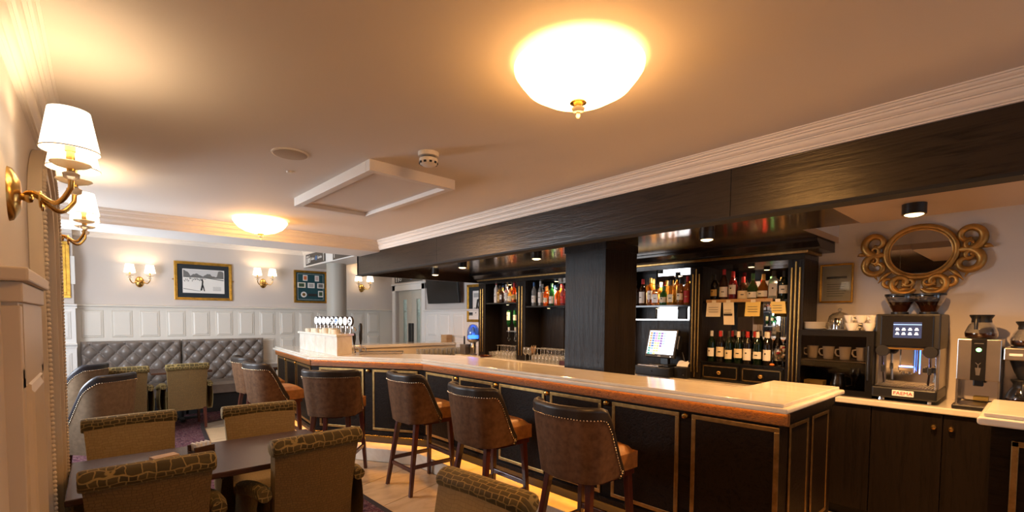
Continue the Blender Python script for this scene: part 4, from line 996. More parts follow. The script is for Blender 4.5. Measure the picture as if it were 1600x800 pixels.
MB().obox((.20,.012,.02), (.02,.05,.14)).build('card_reader', 'black_plastic', hd, bevel=.003)
rp = thing('receipt_printer', 'black receipt printer with curled white paper beside the till', 'printer', (4.47,2.43,.95), -PI/2)
MB().box(-.055,.085,-.10,.10,0,.115).build('body', 'black_plastic', rp, bevel=.006)
MB().grid(lambda u, v: (-.05+.12*u, -.06+.13*v, .118+.05*math.sin(PI*v)+.012*math.sin(3*PI*u)*v), 8, 10).build('paper', 'print_white', rp, smooth=60)
MB().box(.04,.055,-.102,-.10,.03,.045).build('light', 'steel', rp)
kb = tag(MB().box(-.15,.10,-.035,.035,0,.012).build('keyboard', 'steel', None, (4.355,2.73,1.05), -PI/2, bevel=.003), 'thin grey keyboard strip lying on the cash drawer', 'keyboard')
cb = tag(MB().tube([(4.56,2.50,1.20),(4.55,2.47,1.12),(4.545,2.455,1.085),(4.55,2.43,1.072),(4.56,2.40,1.09),(4.60,2.385,1.10)], .004, 6).build('cable', 'steel', None), 'thin grey cable between the till screen and the printer', 'cable')

# pillar standing behind the bar
pl_ = thing('pillar', 'square black timber pillar rising behind the bar to the soffit', 'pillar', (3.48,2.73,0))
MB().box(-.23,.23,-.23,.23,0,2.15).build('shaft', 'black_wood_z', pl_, bevel=.003)
MB().box(-.238,.238,-.238,.238,2.14,2.21).build('cap', 'black_wood_z', pl_, bevel=.003)

# soffit spotlights
SPT = [(3.47,.52,2.205),(3.50,1.74,2.212),(3.38,3.48,2.212),(3.33,4.72,2.212),(3.62,5.80,2.212)]
nm = ['above the gilt mirror','above the wine bottles','left of the pillar','above the far left shelves','nearest the television']
for (x, y, z), w_ in zip(SPT, nm):
    t = thing('spotlight', 'small black round surface spotlight on the soffit %s' % w_, 'spotlight', (x,y,z), 0, 'soffit spotlights')
    MB().lathe([(.056,-.058),(.056,0)], 24).build('housing', 'black_plastic', t, smooth=50)
    MB().lathe([(.048,-.0595),(.056,-.0595),(.056,-.058),(.048,-.058)], 24).build('ring', 'brass', t, smooth=40)
    MB().lathe([(.001,-.072),(.025,-.069),(.040,-.063),(.046,-.058)], 20).build('lens', 'spot_lens', t)
    spot('spot_lamp', (0,0,-.095), 150 if 'gilt' in w_ else 52, (1,.50,.17), 168, .015, t)
# ================================================================== COFFEE CORNER
FR = -PI/2                                                     # local -y looks into the room, local +x to the camera's right
dc = thing('display_case', 'black glass fronted display case holding white mugs on the back counter', 'display case', (4.60,1.115,.95), FR)
W_, D_, H_ = .255, .20, .515
MB().box(-W_,W_,-D_,D_,0,.03).build('floor_panel', 'black_plastic', dc); MB().box(-W_,W_,-D_,D_,H_-.02,H_).build('top_panel', 'black_plastic', dc, bevel=.003)
for s in (-1,1): MB().box(s*W_-.012*(s > 0), s*W_+.012*(s < 0), -D_,D_,.03,H_-.02).build('side_panel', 'black_plastic', dc)
MB().box(-W_,W_,D_-.012,D_,.03,H_-.02).build('back_panel', 'black_plastic', dc)
ws = MB()
for k in range(26): ws.box(-W_+.015+.0195*k,-W_+.018+.0195*k,-D_+.02,D_-.02,.27,.274)
for y in (-D_+.02,0,D_-.024): ws.box(-W_+.012,W_-.012,y,y+.004,.266,.270)
ws.build('wire_shelf', 'chrome', dc)
dg = MB().box(-W_+.005,W_-.005,-D_-.010,-D_-.004,.035,H_-.025).build('glass_door', 'dark_glass', dc)
frm = MB().box(-W_,W_,-D_-.012,-D_-.001,H_-.045,H_-.0).box(-W_,W_,-D_-.012,-D_-.001,0,.05).box(-W_,-W_+.022,-D_-.012,-D_-.001,.05,H_-.045).box(W_-.045,W_,-D_-.012,-D_-.001,.05,H_-.045).build('door_frame', 'black_lacquer', dc)
MB().tube([(W_-.025,-D_-.03,.14),(W_-.025,-D_-.03,.40)], .006, 8).build('handle', 'black_plastic', frm)
for x in (-.2,.2): MB().lathe([(.015,-.0),(.015,.006)], 10, (x,-.15,-.0)).build('foot', 'black_matte', dc)
def mug():
    return MB().lathe([(.030,0),(.034,.004),(.036,.03),(.040,.085),(.044,.105),(.041,.105),(.036,.03),(.001,.008)], 18).tube([(.038,0,.085),(.062,0,.080),(.066,0,.055),(.054,0,.032),(.036,0,.028)], .006, 6)
mg = mug().build('mug', 'ceramic', smooth=50)
for i in range(4): place(mg, (4.52, 1.30-.115*i, 1.226), 'white mug on the wire shelf, %s from the left in the display case' % ORD[i], 'mugs in the display case', 'mug'); 
for o in [q for q in COL.objects if q.get('group') == 'mugs in the display case']: o.rotation_euler = (0,0,PI/2+.3)
jg = thing('milk_jug', 'steel milk jug on the lower level of the display case', 'jug', (4.52,1.11,.982))
MB().lathe([(.050,0),(.055,.01),(.052,.06),(.040,.10),(.044,.13),(.041,.13),(.037,.10),(.048,.06),(.001,.008)], 20).build('body', 'steel', jg, smooth=50)
MB().tube([(.02,-.04,.115),(.03,-.085,.10),(.03,-.085,.04),(.02,-.05,.03)], .005, 6).build('handle', 'steel', jg)
bx = tag(MB().box(-.05,.05,-.07,.07,0,.06).build('tea_box', 'paper_yellow', None, (4.54,1.28,.982), bevel=.003), 'small yellowish box on the lower level of the display case', 'box')
sg = tag(wine_glass(False).build('wine_glass', 'clear_glass', None, (4.47,.985,.982), smooth=50), 'single small glass at the right inside the display case', 'glass')
ZT = .95+H_
pt = MB().lathe([(.045,0),(.060,.002),(.082,.010),(.084,.012),(.060,.006),(.001,.006)], 24).build('plate', 'ceramic', smooth=50)
for i in range(7): place(pt, (4.52+.002*(i % 2), 1.29, ZT+.009*i), 'white saucer in the stack on the display case, %s from the bottom' % ORD[i], 'saucers on the display case', 'plate')
tr2 = tag(MB().lathe([(.001,0),(.085,0),(.095,.008),(.090,.008),(.001,.005)], 28).build('cake_plate', 'ceramic', None, (4.56,1.125,ZT), smooth=40), 'white plate under the glass dome on the display case', 'plate')
gd = thing('glass_dome', 'clear glass cake dome with knob on the display case', 'glass dome', (4.56,1.125,ZT+.008))
MB().lathe([(.082,0),(.082,.07),(.074,.105),(.050,.130),(.012,.142),(.001,.143)], 24).build('cover', 'clear_glass', gd, smooth=60); MB().ball((0,0,.158), .016, 12, 6).build('knob', 'clear_glass', gd, smooth=60)
tin = tag(MB().lathe([(.035,0),(.035,.085),(.031,.09),(.001,.092)], 18).build('steel_shaker', 'chrome', None, (4.55,1.125,ZT+.009), smooth=40), 'shiny steel shaker under the glass dome', 'shaker')
def cup(h=.06, r=.045):
    return MB().lathe([(.024,0),(.026,.004),(r*.82,h*.5),(r,h),(r-.004,h),(r*.74,h*.45),(.001,.008)], 20).tube([(r*.95,0,h*.85),(r+.022,0,h*.8),(r+.020,0,h*.45),(r*.75,0,h*.4)], .0045, 6)
cpm = cup().build('cup', 'ceramic', smooth=50)
for k, (x, y, z, lb) in enumerate([(4.47,1.02,0,'white cup at the front left of the cup pile'),(4.56,1.01,0,'white cup at the rear left of the cup pile'),(4.46,.905,0,'white cup at the front right of the cup pile'),(4.56,.90,0,'white cup at the rear right of the cup pile'),(4.51,.965,.061,'white cup stacked in the middle of the cup pile'),(4.50,.890,.061,'topmost right white cup of the pile, beside the espresso machine'),(4.53,1.045,.061,'upper left white cup of the pile')]):
    o = place(cpm, (x,y,ZT+z), lb, 'cups piled on the display case', 'cup'); o.rotation_euler = (0,0,-1.2+.8*k)

# espresso machine
cm = thing('espresso_machine', 'black and chrome espresso machine with lit touch screen and two bean hoppers', 'coffee machine', (4.62,.675,.95), FR)
for x in (-.14,.14):
    for y in (-.17,.17): MB().lathe([(.022,0),(.018,.025)], 12, (x,y,0)).build('foot', 'chrome', cm)
MB().box(-.185,.185,-.245,.20,.025,.105).build('base', 'black_plastic', cm, bevel=.012)
tg = MB().box(-.175,.175,-.235,-.02,.105,.110).build('drip_tray', 'chrome', cm)
for k in range(22): MB().box(-.17+.0158*k,-.163+.0158*k,-.23,-.03,.110,.1135).build('grille_bar', 'steel', tg)
MB().box(-.175,.175,-.03,.20,.105,.40).build('splash_back', 'chrome', cm)
for s in (-1,1): MB().box(s*.172-.010,s*.172+.010,-.16,.20,.105,.40).build('side_panel', 'steel', cm, bevel=.003)
hdm = MB().box(-.185,.185,-.20,.20,.39,.645).build('head', 'black_plastic', cm, bevel=.010)
MB().box(-.150,.150,-.212,-.199,.405,.632).build('bezel', 'black_lacquer', hdm, bevel=.006)
ts = MB().box(-.075,.085,-.214,-.212,.47,.585).build('screen', 'screen_navy', hdm)
MB().box(-.075,.085,-.2146,-.214,.565,.570).build('screen_bar', 'screen_blue', ts)
for r in range(2):
    for c in range(4): 
        MB().box(-.062+.036*c,-.040+.036*c,-.2150,-.214,.525-.032*r,.533-.032*r).box(-.058+.036*c,-.044+.036*c,-.2150,-.214,.535-.032*r,.543-.032*r).build('icon', 'icon_white', ts)
MB().box(-.11,.11,-.213,-.205,.385,.398).build('gold_trim', 'brass', hdm)
MB().obox((0,-.10,.30), (.085,.10,.19)).build('brew_group', 'chrome', cm, bevel=.01)
MB().box(-.045,.045,-.175,-.10,.225,.255).build('spout_block', 'chrome', cm, bevel=.006)
MB().box(-.04,.04,-.178,-.10,.256,.262).build('spout_light', 'blue_led', cm)
for x in (-.018,.018): MB().lathe([(.008,.20),(.008,.225)], 10, (x,-.145,0)).build('nozzle', 'chrome', cm)
MB().box(.055,.062,-.034,-.031,.20,.38).build('bright_strip', 'blue_led', cm)
MB().box(.085,.155,-.11,-.035,.215,.255).build('side_outlet', 'black_plastic', cm, bevel=.005)
for s in (-1,1):
    MB().lathe([(.040,-.215),(.043,-.205),(.043,-.185),(.036,-.18)], 24, (s*.135,0,.372), 'y').build('steam_knob', 'black_plastic', cm, smooth=40)
    MB().tube([(s*.135,-.185,.34),(s*.135,-.175,.25),(s*.125,-.165,.13)], .007, 8).build('steam_wand', 'chrome', cm, smooth=60)
    MB().obox((s*.133,-.18,.235), (.022,.022,.05)).build('wand_grip', 'black_plastic', cm, bevel=.004)
pb = MB().box(-.062,.062,-.250,-.244,.045,.088).build('name_plate', 'sign_white', cm, bevel=.004); text('lettering', 'FAEMA', .034, 'ink_red', pb, (0,-.2505,.066), 1.05)
for x in (-.085,.085):
    hp = MB().lathe([(.045,.66),(.045,.675),(.088,.745),(.094,.775),(.094,.785)], 24, (x,.05,0)).build('hopper', 'dark_glass', cm, smooth=50)
    MB().lathe([(.044,.662),(.080,.738),(.001,.742)], 20, (x,.05,0)).build('beans', 'liq_brown', hp, smooth=50)
    MB().lathe([(.097,.785),(.097,.80),(.001,.803)], 24, (x,.05,0)).build('hopper_lid', 'black_plastic', hp, smooth=40)
    MB().lathe([(.055,.645),(.055,.662)], 20, (x,.05,0)).build('collar', 'black_plastic', hp, smooth=40)

# brushed steel hot drink dispenser with a glass jug on top
dp = thing('coffee_dispenser', 'brushed steel drink dispenser with black centre strip and green light', 'dispenser', (4.60,.295,.95), FR)
MB().box(-.105,.105,-.20,.18,.20,.475).build('cabinet', 'steel', dp, bevel=.004)
st = MB().box(-.036,.036,-.206,-.199,.20,.474).build('front_strip', 'black_lacquer', dp)
MB().lathe([(.012,-.210),(.014,-.206)], 18, (0,0,.405), 'y').build('button', 'green_led', st, smooth=40)
MB().box(-.022,.022,-.2075,-.206,.445,.450).build('badge', 'steel', st)
text('cup_mark', 'Y', .05, 'steel', st, (0,-.2075,.30)); MB().add([(-.014,-.2075,.285),(.014,-.2075,.285),(.009,-.2075,.235),(-.009,-.2075,.235)], [(0,1,2,3)]).build('cup_icon', 'steel', st)
MB().box(-.105,.105,.02,.18,.04,.20).build('rear_body', 'chrome', dp)
for s in (-1,1): MB().box(s*.1-.005,s*.1+.005,-.19,.10,.03,.20).build('side_leg', 'steel', dp)
MB().box(-.025,.025,-.15,-.10,.155,.20).build('outlet', 'black_plastic', dp, bevel=.006)
MB().box(-.03,.045,-.02,.019,.045,.07).build('warning_label', 'paper_yellow', dp)
MB().box(-.118,.118,-.245,.0,.0,.032).build('drip_tray', 'black_plastic', dp, bevel=.008); MB().box(-.10,.10,-.235,-.03,.032,.036).build('grille', 'steel', dp)
def jug(loc, label, rz, fill):
    t = thing('coffee_jug', label, 'coffee jug', loc, rz, 'glass coffee jugs')
    MB().lathe([(.066,0),(.082,.012),(.086,.04),(.070,.085),(.052,.115),(.050,.120)], 24).build('bowl', 'clear_glass', t, smooth=60)
    if fill: MB().lathe([(.064,.004),(.080,.014),(.083,.04),(.001,.041)], 24).build('coffee', 'liq_brown', t, smooth=60)
    MB().lathe([(.053,.112),(.050,.135),(.064,.160),(.060,.165),(.001,.160)], 24).build('collar', 'black_plastic', t, smooth=40)
    MB().tube([(0,-.058,.150),(0,-.085,.155),(0,-.100,.130),(0,-.100,.065)], [.010,.011,.011,.010], 8).build('handle', 'black_plastic', t, smooth=60)
jug((4.58,.30,1.425), 'empty glass coffee jug standing on the steel dispenser', FR-.2, True)
fb = thing('filter_brewer', 'steel and black filter coffee brewer cut off at the right edge', 'coffee brewer', (4.58,.085,.95), FR)
MB().box(-.095,.105,-.18,.16,0,.05).build('base', 'black_plastic', fb, bevel=.006); MB().box(-.095,.105,.06,.16,.05,.36).build('tower', 'steel', fb)
MB().box(-.095,.105,-.19,.16,.345,.425).build('head', 'steel', fb, bevel=.006); MB().lathe([(.035,.22),(.055,.27),(.078,.345)], 20, (.005,-.08,0)).build('filter_basket', 'black_plastic', fb, smooth=40)
MB().box(-.07,-.01,-.192,-.19,.375,.39).build('badge', 'sign_white', fb)
MB().lathe([(.001,.425),(.08,.425),(.08,.432),(.001,.432)], 20, (.01,-.06,0)).build('hot_plate', 'black_plastic', fb)
jug((4.52,.075,1.382), 'coffee filled glass jug on top of the filter brewer at the right edge', FR, True)
jug((4.50,.085,1.002), 'glass jug under the filter basket at the right edge', FR, True)

# ornate gilt mirror on the wall above
mr = thing('gilt_mirror', 'oval mirror in a carved gilt frame of open scrolls', 'mirror', (XR-.004,.675,2.07), FR)
def ell(a, b_, n=48, z=0, y=0): return [(a*math.cos(2*PI*k/n), y, z+b_*math.sin(2*PI*k/n)) for k in range(n)]
E_ = MB(); P_ = ell(.20,.185,48,.01,-.018); E_.add(P_, [tuple(range(48))]); E_.build('glass', 'mirror', mr)
MB().tube(ell(.212,.197,56,.01,-.020), .020, 8, True).build('inner_frame', 'gilt_carved', mr, smooth=60)
MB().tube(ell(.190,.175,56,.01,-.020), .008, 6, True).build('bead', 'gilt_carved', mr, smooth=60)
def scroll(cx, cz, r, a0, turns, sgn, w0=.022):
    w0 *= 1.28; pts = []; rad = []; n = 30
    for k in range(n+1):
        t = k/n; rr = r*(1-.80*t**.9); a = a0+sgn*turns*2*PI*t
        pts.append((cx+rr*math.cos(a), -.022-.012*math.sin(PI*t), cz+rr*math.sin(a))); rad.append(w0*(1-.55*t)*(.5+.5*min(1, t*8)))
    b_ = MB().tube(pts, rad, 8); e = pts[-1]; b_.ball((e[0],e[1],e[2]), .014, 8, 5); return b_
def leafy(cx, cz, a, l, w):
    pts = []; rad = []
    for k in range(9):
        t = k/8; pts.append((cx+l*t*math.cos(a), -.02-.012*math.sin(PI*t), cz+l*t*math.sin(a)+.01*math.sin(PI*t))); rad.append(max(.003, w*math.sin(PI*min(1,t*.85+.12))))
    return MB().tube(pts, rad, 8)
for s in (-1,1):
    X = lambda mb: mb
    def sc_(cx, cz, r, a0, tn, sg, w0=.022):
        b_ = scroll(cx, cz, r, a0, tn, sg, w0)
        if s < 0: b_.v = [(-x, y, z) for x, y, z in b_.v]
        b_.build('scroll', 'gilt_carved', mr, smooth=60)
    def lf_(cx, cz, a, l, w_):
        b_ = leafy(cx, cz, a, l, w_)
        if s < 0: b_.v = [(-x, y, z) for x, y, z in b_.v]
        b_.build('leaf', 'gilt_carved', mr, smooth=60)
    sc_(.272,.100,.106,-2.1,1.15,1,.026); sc_(.285,.045,.050,.6,1.2,-1,.015)
    sc_(.268,-.088,.104,2.1,1.15,-1,.026); sc_(.285,-.040,.045,-.4,1.2,1,.015)
    sc_(.100,-.228,.092,-2.6,1.1,1,.024); sc_(.185,-.215,.055,2.6,1.2,1,.015); sc_(.055,-.22,.04,.4,1.1,-1,.013)
    lf_(.345,.010,0,.055,.018); lf_(.17,-.135,-.8,.12,.016); lf_(.04,-.275,-.25,.13,.018); lf_(.02,-.205,-1.3,.10,.013); lf_(.30,-.14,-2.2,.07,.012)

# ================================================================== PICTURES, TELEVISION, SIGNS
def picture(name, label, w, h, loc, rz, fw, fmat, mount, inner=None, iw=0, ih=0, cat='picture', glass=False):
    t = thing(name, label, cat, loc, rz); a, c = w/2, h/2
    f_ = MB()
    for (i0, i1, y0) in ((0, fw*.55, -.030), (fw*.55, fw, -.022)):
        f_.box(-a+i0,a-i0,y0,0,c-i1,c-i0).box(-a+i0,a-i0,y0,0,-c+i0,-c+i1).box(-a+i0,-a+i1,y0,0,-c+i1,c-i1).box(a-i1,a-i0,y0,0,-c+i1,c-i1)
    f_.build('frame', fmat, t, bevel=.003)
    MB().box(-a+fw,a-fw,-.008,-.002,-c+fw,c-fw).build('mount', mount, t)
    if inner: MB().box(-iw/2,iw/2,-.010,-.008,-ih/2,ih/2).build('print', inner, t)
    return t
gp_ = picture('framed_photograph', 'black and white golf photograph in a gold frame with dark mount', .83, .64, (1.345,YB-.002,2.13), 0, .045, 'gold_frame', 'navy_mount', 'print_white', .60, .40)
def flat(parent, pts, mat, name, y=-.0105): MB().add([(x, y, z) for x, z in pts], [tuple(range(len(pts)))]).build(name, mat, parent)
flat(gp_, [(-.29,-.19),(.29,-.19),(.29,.06),(-.29,.07)], 'print_white', 'turf'); flat(gp_, [(-.29,.06),(.29,.055),(.29,.19),(-.29,.19)], 'lab_silver', 'sky')
random.seed(3)
tl = [(-.29,.07)]+[(.29-.0, .06)]; ridge = []
for k in range(30):
    x = .29-.02*k; base = .105+.02*math.sin(k*.7)+random.uniform(-.008,.012)+(.06 if k < 5 else 0)+(.05 if k > 24 else 0); ridge.append((x, base))
flat(gp_, [(-.29,.065),(.29,.060)]+ridge, 'ink_grey', 'tree_line', -.0112)
flat(gp_, [(0.02,.055),(.29,.02),(.29,.035),(.10,.058)], 'ink_grey', 'bank', -.0114)
for k in range(22): 
    x = -.285+.0115*k; z = .03-.05*random.random()+.001*k; MB().box(x,x+.008,-.0118,-.0112,z,z+.022).build('spectator', 'ink' if k % 3 else 'grey_print', gp_)
flat(gp_, [(-.055,-.155),(-.035,-.06),(-.03,.0),(-.045,.03),(-.02,.04),(-.008,.0),(-.012,-.05),(.0,-.10),(.012,-.165),(-.002,-.165),(-.018,-.10),(-.03,-.155)], 'ink', 'golfer', -.0125)
flat(gp_, [(-.06,.045),(.03,.035),(.03,.043),(-.06,.053)], 'ink_grey', 'club', -.0126)
flat(gp_, [(-.29,-.125),(-.05,-.165),(-.05,-.17),(-.29,-.135)], 'ink_grey', 'shadow_line', -.012)
for k in range(6): flat(gp_, [(.13,-.09-.012*k),(.25,-.088-.012*k),(.25,-.091-.012*k),(.13,-.093-.012*k)], 'ink_grey', 'signature', -.012)
for s in (-1,1): MB().lathe([(.012,-.02),(.012,0)], 8, (s*.43,0,.02), 'y').build('fixing', 'brass_dull', gp_)
mf = picture('framed_memorabilia', 'framed golf memorabilia on a teal mount, partly behind the column', .62, .62, (3.10,YB-.002,2.12), 0, .04, 'leather_tan', 'teal_mount')
mf.children[0].data.materials[0] = M['gold_frame']
for (x, z, w_, h_, m1, m2) in [(-.10,.17,.085,.11,'print_white','picture_orange'),(.12,.17,.08,.11,'print_white','picture_pink'),(-.17,.03,.15,.10,'paper','picture_green'),(.01,.03,.13,.10,'print_white','grey_print'),(.19,.03,.13,.10,'print_white','ink_grey'),(.19,-.13,.10,.12,'print_white','picture_green')]:
    p_ = MB().box(x-w_/2,x+w_/2,-.011,-.008,z-h_/2,z+h_/2).build('card', m1, mf); MB().box(x-w_*.33,x+w_*.33,-.0125,-.011,z-h_*.33,z+h_*.33).build('image', m2, p_)
p_ = MB().lathe([(.055,-.012),(.055,-.008)], 24, (-.13,0,-.15), 'y').build('medal', 'print_white', mf); MB().lathe([(.03,-.014),(.03,-.012)], 18, (-.13,0,-.15), 'y').build('image', 'brass_dull', p_)
MB().box(-.05,.12,-.010,-.008,-.18,-.13).build('caption_plate', 'ink', mf)
f_ = MB()
for z in (-.245,.243): f_.box(-.24,.24,-.0095,-.008,z,z+.003)
for x in (-.24,.237): f_.box(x,x+.003,-.0095,-.008,-.245,.245)
f_.build('inlay_line', 'sign_white', mf)
p3 = picture('framed_photograph', 'gold framed dark mounted photograph beside the back bar shelves', .56, .64, (XR-.022,6.36,1.79), FR, .045, 'gold_frame', 'navy_mount', 'print_white', .26, .42)
for k in range(2): MB().box(-.10,.10,-.0118,-.010,.10-.0-.30*k+.06*k,.17-.30*k+.06*k).build('image', 'grey_print', p3)
flat(p3, [(-.06,-.17),(-.01,.06),(.05,.08),(.02,-.02),(.07,-.17),(.04,-.17),(.01,-.07),(-.03,-.17)], 'ink', 'figure', -.0125)
p4 = picture('framed_certificate', 'small gold framed certificate on the wall left of the gilt mirror', .245, .335, (XR-.002,1.222,1.865), FR, .014, 'gold_frame', 'print_white', 'paper', .19, .27)
for k in range(6): MB().box(-.07,.07-.01*(k % 3),-.0115,-.010,-.01-.02*k,-.006-.02*k).build('writing', 'ink_grey', p4)
MB().box(-.075,.075,-.0115,-.010,.04,.06).build('heading', 'ink_grey', p4)
MB().box(-.1085,.1085,-.022,-.020,-.1535,.1535).build('glass', 'clear_glass', p4)
p5 = picture('framed_picture', 'gold framed picture behind the left wall light, only its right edge showing', .70, .80, (-.655,YP-.002,2.19), 0, .075, 'gold_frame', 'navy_mount', 'print_white', .8, .4)
tv = thing('television', 'black flat television tilted down beside the double doors', 'television', (XR-.13,7.30,2.10), FR)
s_ = MB().box(-.52,.52,-.02,.025,-.30,.30).build('screen_body', 'black_plastic', tv, bevel=.006); s_.rotation_euler = (math.radians(7),0,0)
MB().box(-.505,.505,-.022,-.020,-.285,.285).build('screen', 'black_lacquer', s_)
MB().box(-.12,.12,.07,.129,-.12,.12).build('wall_plate', 'black_matte', tv); MB().obox((0,.05,0), (.06,.08,.06)).build('bracket_arm', 'black_matte', tv)

def sign(label, w, h, loc, rz, parts):
    t = thing('sign', label, 'sign', loc, rz, 'black direction signs')
    MB().box(-w/2,w/2,-.008,0,-h/2,h/2).build('board', 'sign_black', t, bevel=.002)
    for p in parts:
        if p[0] == 'text': text('lettering', p[1], p[2], p[4], t, (p[3][0],-.0095,p[3][1]))
        elif p[0] == 'person':
            x = p[1]; q = p[2]; MB().lathe([(.15*q,-.0105),(.15*q,-.008)], 12, (x,0,.36*q), 'y').box(x-.13*q,x+.13*q,-.0105,-.008,-.12*q,.18*q).box(x-.12*q,x-.02*q,-.0105,-.008,-.5*q,-.12*q).box(x+.02*q,x+.12*q,-.0105,-.008,-.5*q,-.12*q).build('pictogram', 'sign_white', t)
        elif p[0] == 'wheel':
            x, q = p[1], p[2]; MB().tube([(x+.26*q*math.cos(k*PI/8),-.010,-.12*q+.26*q*math.sin(k*PI/8)) for k in range(16)], .05*q, 6, True).box(x-.06*q,x+.02*q,-.0105,-.008,-.12*q,.3*q).lathe([(.09*q,-.0105),(.09*q,-.008)], 10, (x-.02*q,0,.42*q), 'y').build('pictogram', 'sign_white', t)
        elif p[0] == 'disc': MB().lathe([(p[2],-.0105),(p[2],-.008)], 18, (p[1],0,p[3]), 'y').build('blue_disc', 'sign_blue', t)
        elif p[0] == 'arrow':
            x, q = p[1], p[2]; MB().box(x-.05*q,x+.05*q,-.0105,-.008,-.5*q,.25*q).add([(x-.18*q,-.0105,.2*q),(x+.18*q,-.0105,.2*q),(x,-.0105,.5*q)], [(0,1,2)]).build('arrow', 'sign_white', t)
sign('black toilets direction sign with arrow on the white beam, the left of two', 1.02, .20, (2.978,8.84,2.61), FR, [('person',-.44,.15),('person',-.37,.15),('wheel',-.29,.15),('text','Toilets',.075,(-.13,0),'sign_white'),('disc',.06,.045,0),('text','Garden',.075,(.24,0),'sign_white'),('arrow',.44,.16)])
sign('black direction sign with blue disc on the white beam, the right of two', 1.35, .24, (2.978,7.30,2.62), FR, [('arrow',-.60,.18),('text','Toilets',.10,(-.36,.03),'sign_white'),('disc',-.02,.07,.0)])
sign('black toilets sign above the double doors', 1.16, .19, (XR-.003,8.78,2.37), FR, [('person',-.50,.15),('person',-.41,.15),('wheel',-.31,.15),('text','Toilets',.07,(-.10,.03),'sign_white'),('disc',.14,.055,0)])
cb_ = thing('camera_dome', 'tiny black security camera above the left sign on the white beam', 'camera', (2.955,8.30,2.735))
MB().ball((0,0,0), .035, 12, 8).build('dome', 'black_plastic', cb_, smooth=60); MB().box(0,.025,-.02,.02,-.02,.05).build('mount', 'white_plastic', cb_)

# ================================================================== LAMPS AND CEILING FITTINGS
def sconce(loc, rz, label, e, k=1.0, shown=True):
    t = thing('wall_sconce', label, 'wall light', loc, rz, 'two arm brass wall lights')
    MB().lathe([(.001,-.030),(.030,-.028),(.045,-.018),(.055,-.010),(.058,0)], 24, (0,0,0), 'y', 1, 1.5).build('backplate', 'brass', t, smooth=50)
    MB().lathe([(.001,-.058),(.014,-.055),(.018,-.045),(.010,-.028)], 12, (0,0,-.005), 'y').build('boss', 'brass', t, smooth=50)
    for s in (-1,1):
        pts = [(0,-.035,0)]
        for j in range(1,15):
            u = j/14; pts.append((s*.122*u**.9, -.035-.115*u, .030*math.sin(PI*u*1.0)*(1-u)-.085*math.sin(PI*u)**1.1*u+.02*u))
        pts.append((s*.124,-.152,.045))
        arm = MB().tube(pts, .0075, 8).build('arm', 'brass', t, smooth=60)
        cur = [(s*.03+.024*math.cos(a_)*s, -.075, .0+.024*math.sin(a_)-.012) for a_ in [2.4-5.0*j/14 for j in range(15)]]
        MB().tube(cur, .0045, 6).build('curl', 'brass', arm, smooth=60)
        c = (s*.124,-.152,0)
        MB().lathe([(.008,.045),(.020,.052),(.022,.066),(.008,.074)], 14, c).build('crystal_ball', 'crystal', arm, smooth=60)
        MB().lathe([(.010,.080),(.040,.088),(.052,.096),(.050,.099),(.012,.092)], 20, c).build('drip_dish', 'crystal', arm, smooth=60)
        MB().lathe([(.011,.074),(.011,.135),(.014,.135),(.014,.17)], 12, c).build('candle_tube', 'brass', arm, smooth=50)
        sh_ = MB().lathe([(.074,.135),(.052,.262),(.0505,.262),(.0725,.135)], 32, c)
        n = 32; sh_.f = [f for f in sh_.f if len(f) == 4]
        sh_.add([], []); b0 = 0
        shade = sh_.build('shade', 'shade_glow', arm, smooth=50)
        MB().tube([(c[0]+.0742*math.cos(q*PI/16), c[1]+.0742*math.sin(q*PI/16), .137) for q in range(32)], .0018, 5, True).build('trim', 'fabric_cream', shade)
        MB().ball((c[0],c[1],.20), .018, 10, 6, 1.5).build('bulb', 'shade_glow', shade, smooth=60)
        point('sconce_lamp', (c[0],c[1],.235), e, (1,.68,.37), .025, t)
    return t
sconce((XL+.0,2.20,1.935), PI/2, 'brass two arm wall light with white shades nearest the camera on the left wall', 2.0)
sconce((XL+.0,3.98,2.02), PI/2, 'brass two arm wall light beyond the arched mirror on the left wall', 2.0)
sconce((.485,YB-.0,2.075), 0, 'brass two arm wall light left of the golf photograph', 2.4)
sconce((2.26,YB-.0,2.145), 0, 'brass two arm wall light between the golf photograph and the memorabilia frame', 2.4)
sconce((4.13,YB-.0,2.145), 0, 'brass two arm wall light right of the round column', 2.4)
def ceiling_lamp(loc, label):
    t = thing('ceiling_lamp', label, 'ceiling light', loc, 0, 'frosted bowl ceiling lights')
    MB().lathe([(.10,-.03),(.10,0)], 24).build('ceiling_plate', 'brass', t)
    MB().lathe([(.214,-.048),(.186,-.082),(.13,-.114),(.07,-.131),(.02,-.136),(.001,-.1365)], 48).build('bowl', 'bowl_glow', t, smooth=60)
    MB().lathe([(.222,-.014),(.229,-.020),(.227,-.030),(.214,-.048)], 48).build('bowl_edge', 'bowl_rim', t, smooth=60)
    MB().lathe([(.001,-.132),(.028,-.135),(.030,-.140),(.018,-.146),(.010,-.150)], 20).build('finial_cap', 'brass', t, smooth=50)
    MB().lathe([(.010,-.150),(.024,-.158),(.020,-.168),(.008,-.172),(.008,-.186),(.004,-.194),(.001,-.196)], 16).build('finial', 'crystal', t, smooth=50)
    return t
ceiling_lamp((1.293,1.126,ZC), 'large glowing frosted glass bowl light on the ceiling nearest the camera')
ceiling_lamp((1.145,4.86,ZC), 'smaller looking glowing bowl light on the ceiling before the back beam')
hh = thing('ceiling_hatch', 'white boxed access hatch standing down from the ceiling', 'hatch', (1.455,3.21,ZC), .035)
hw, hl, ht = .30, .62, .063
f_ = MB().box(-hw,hw,-hl,-hl+.05,-ht,0).box(-hw,hw,hl-.05,hl,-ht,0).box(-hw,-hw+.05,-hl+.05,hl-.05,-ht,0).box(hw-.05,hw,-hl+.05,hl-.05,-ht,0).build('frame', 'cornice_paint', hh, bevel=.003)
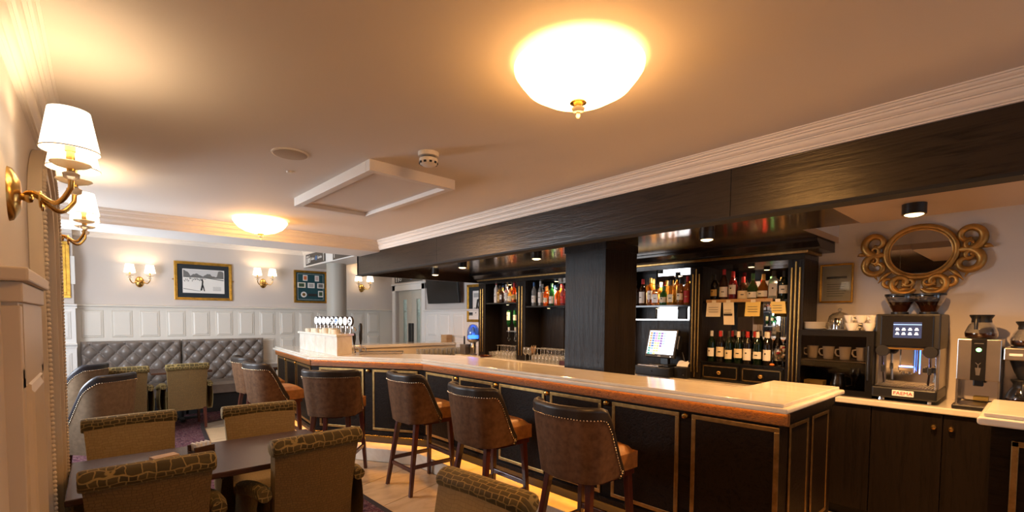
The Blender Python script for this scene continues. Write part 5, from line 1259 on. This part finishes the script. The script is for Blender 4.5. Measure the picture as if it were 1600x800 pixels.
MB().box(-hw+.05,hw-.05,-hl+.05,hl-.05,-.035,-.015).build('panel', 'ceiling_paint', hh)
sd = thing('smoke_detector', 'white round smoke detector on the ceiling beside the hatch', 'smoke detector', (1.378,2.275,ZC))
MB().lathe([(.055,-.022),(.057,0)], 28).build('base', 'white_plastic', sd, smooth=40); MB().lathe([(.040,-.034),(.040,-.022)], 24).build('neck', 'ink_grey', sd)
MB().lathe([(.001,-.072),(.030,-.071),(.046,-.062),(.050,-.050),(.050,-.034),(.040,-.033)], 28).build('head', 'white_plastic', sd, smooth=40)
for k in range(10):
    a = k*PI/5; MB().obox((.0485*math.cos(a),.0485*math.sin(a),-.057), (.006,.014,.010), a).build('vent', 'ink', sd)
spk = thing('ceiling_speaker', 'flat round cream speaker grille in the ceiling', 'speaker', (.815,2.80,ZC))
MB().lathe([(.001,-.010),(.075,-.010),(.086,-.008),(.090,0)], 36).build('grille', 'grille_cream', spk, smooth=30); MB().lathe([(.088,-.007),(.095,-.005),(.096,0)], 36).build('rim', 'white_plastic', spk, smooth=40)
tag(MB().lathe([(.001,-.010),(.016,-.009),(.020,0)], 16).build('ceiling_sensor', 'white_plastic', None, (.91,3.147,ZC), smooth=40), 'tiny round sensor button on the ceiling beyond the speaker', 'sensor')

# tall arched mirror on the left wall, seen almost edge on
am = thing('arched_mirror', 'tall arched mirror with cream rope edged frame on the left wall', 'mirror', (XL+.0,3.25,.03), PI/2)
def arch(hw, z0, zs, rise, n=24):
    return [(hw, z0)]+[(hw*math.cos(PI*k/n), zs+rise*math.sin(PI*k/n)) for k in range(n+1)]+[(-hw, z0)]
A0, A1, A2 = arch(.53,0,1.95,.34), arch(.43,.10,1.93,.26), arch(.475,.05,1.94,.30)
def ring(P0, P1, y0, y1):
    b_ = MB(); n = len(P0)
    vs = [(x,y0,z) for x,z in P0]+[(x,y0,z) for x,z in P1]+[(x,y1,z) for x,z in P0]+[(x,y1,z) for x,z in P1]
    fs = []
    for i in range(n):
        j = (i+1) % n; fs += [(i,j,n+j,n+i),(2*n+i,3*n+i,3*n+j,2*n+j),(i,2*n+i,2*n+j,j),(n+i,n+j,3*n+j,3*n+i)]
    return b_.add(vs, fs)
ring(A0, A2, -.045, -.0).build('frame', 'cream_paint', am, smooth=30, bevel=.003); ring(A2, A1, -.030, -.0).build('inner_frame', 'cream_paint', am, smooth=30)
MB().add([(x,-.012,z) for x,z in A1], [tuple(range(len(A1)))]).build('glass', 'mirror', am)
rp_ = MB(); path = [Vector((x,-.048,z)) for x, z in arch(.515,.012,1.95,.325)]; acc = 0
for a, c in zip(path, path[1:]):
    L_ = (c-a).length; s = acc; d = (c-a).normalized()
    while s < L_:
        q = a.lerp(c, s/L_); rp_.ball(q, .0105, 6, 4); s += .019
    acc = s-L_
rp_.build('rope_edge', 'cream_paint', am, smooth=70)['kind'] = 'stuff'
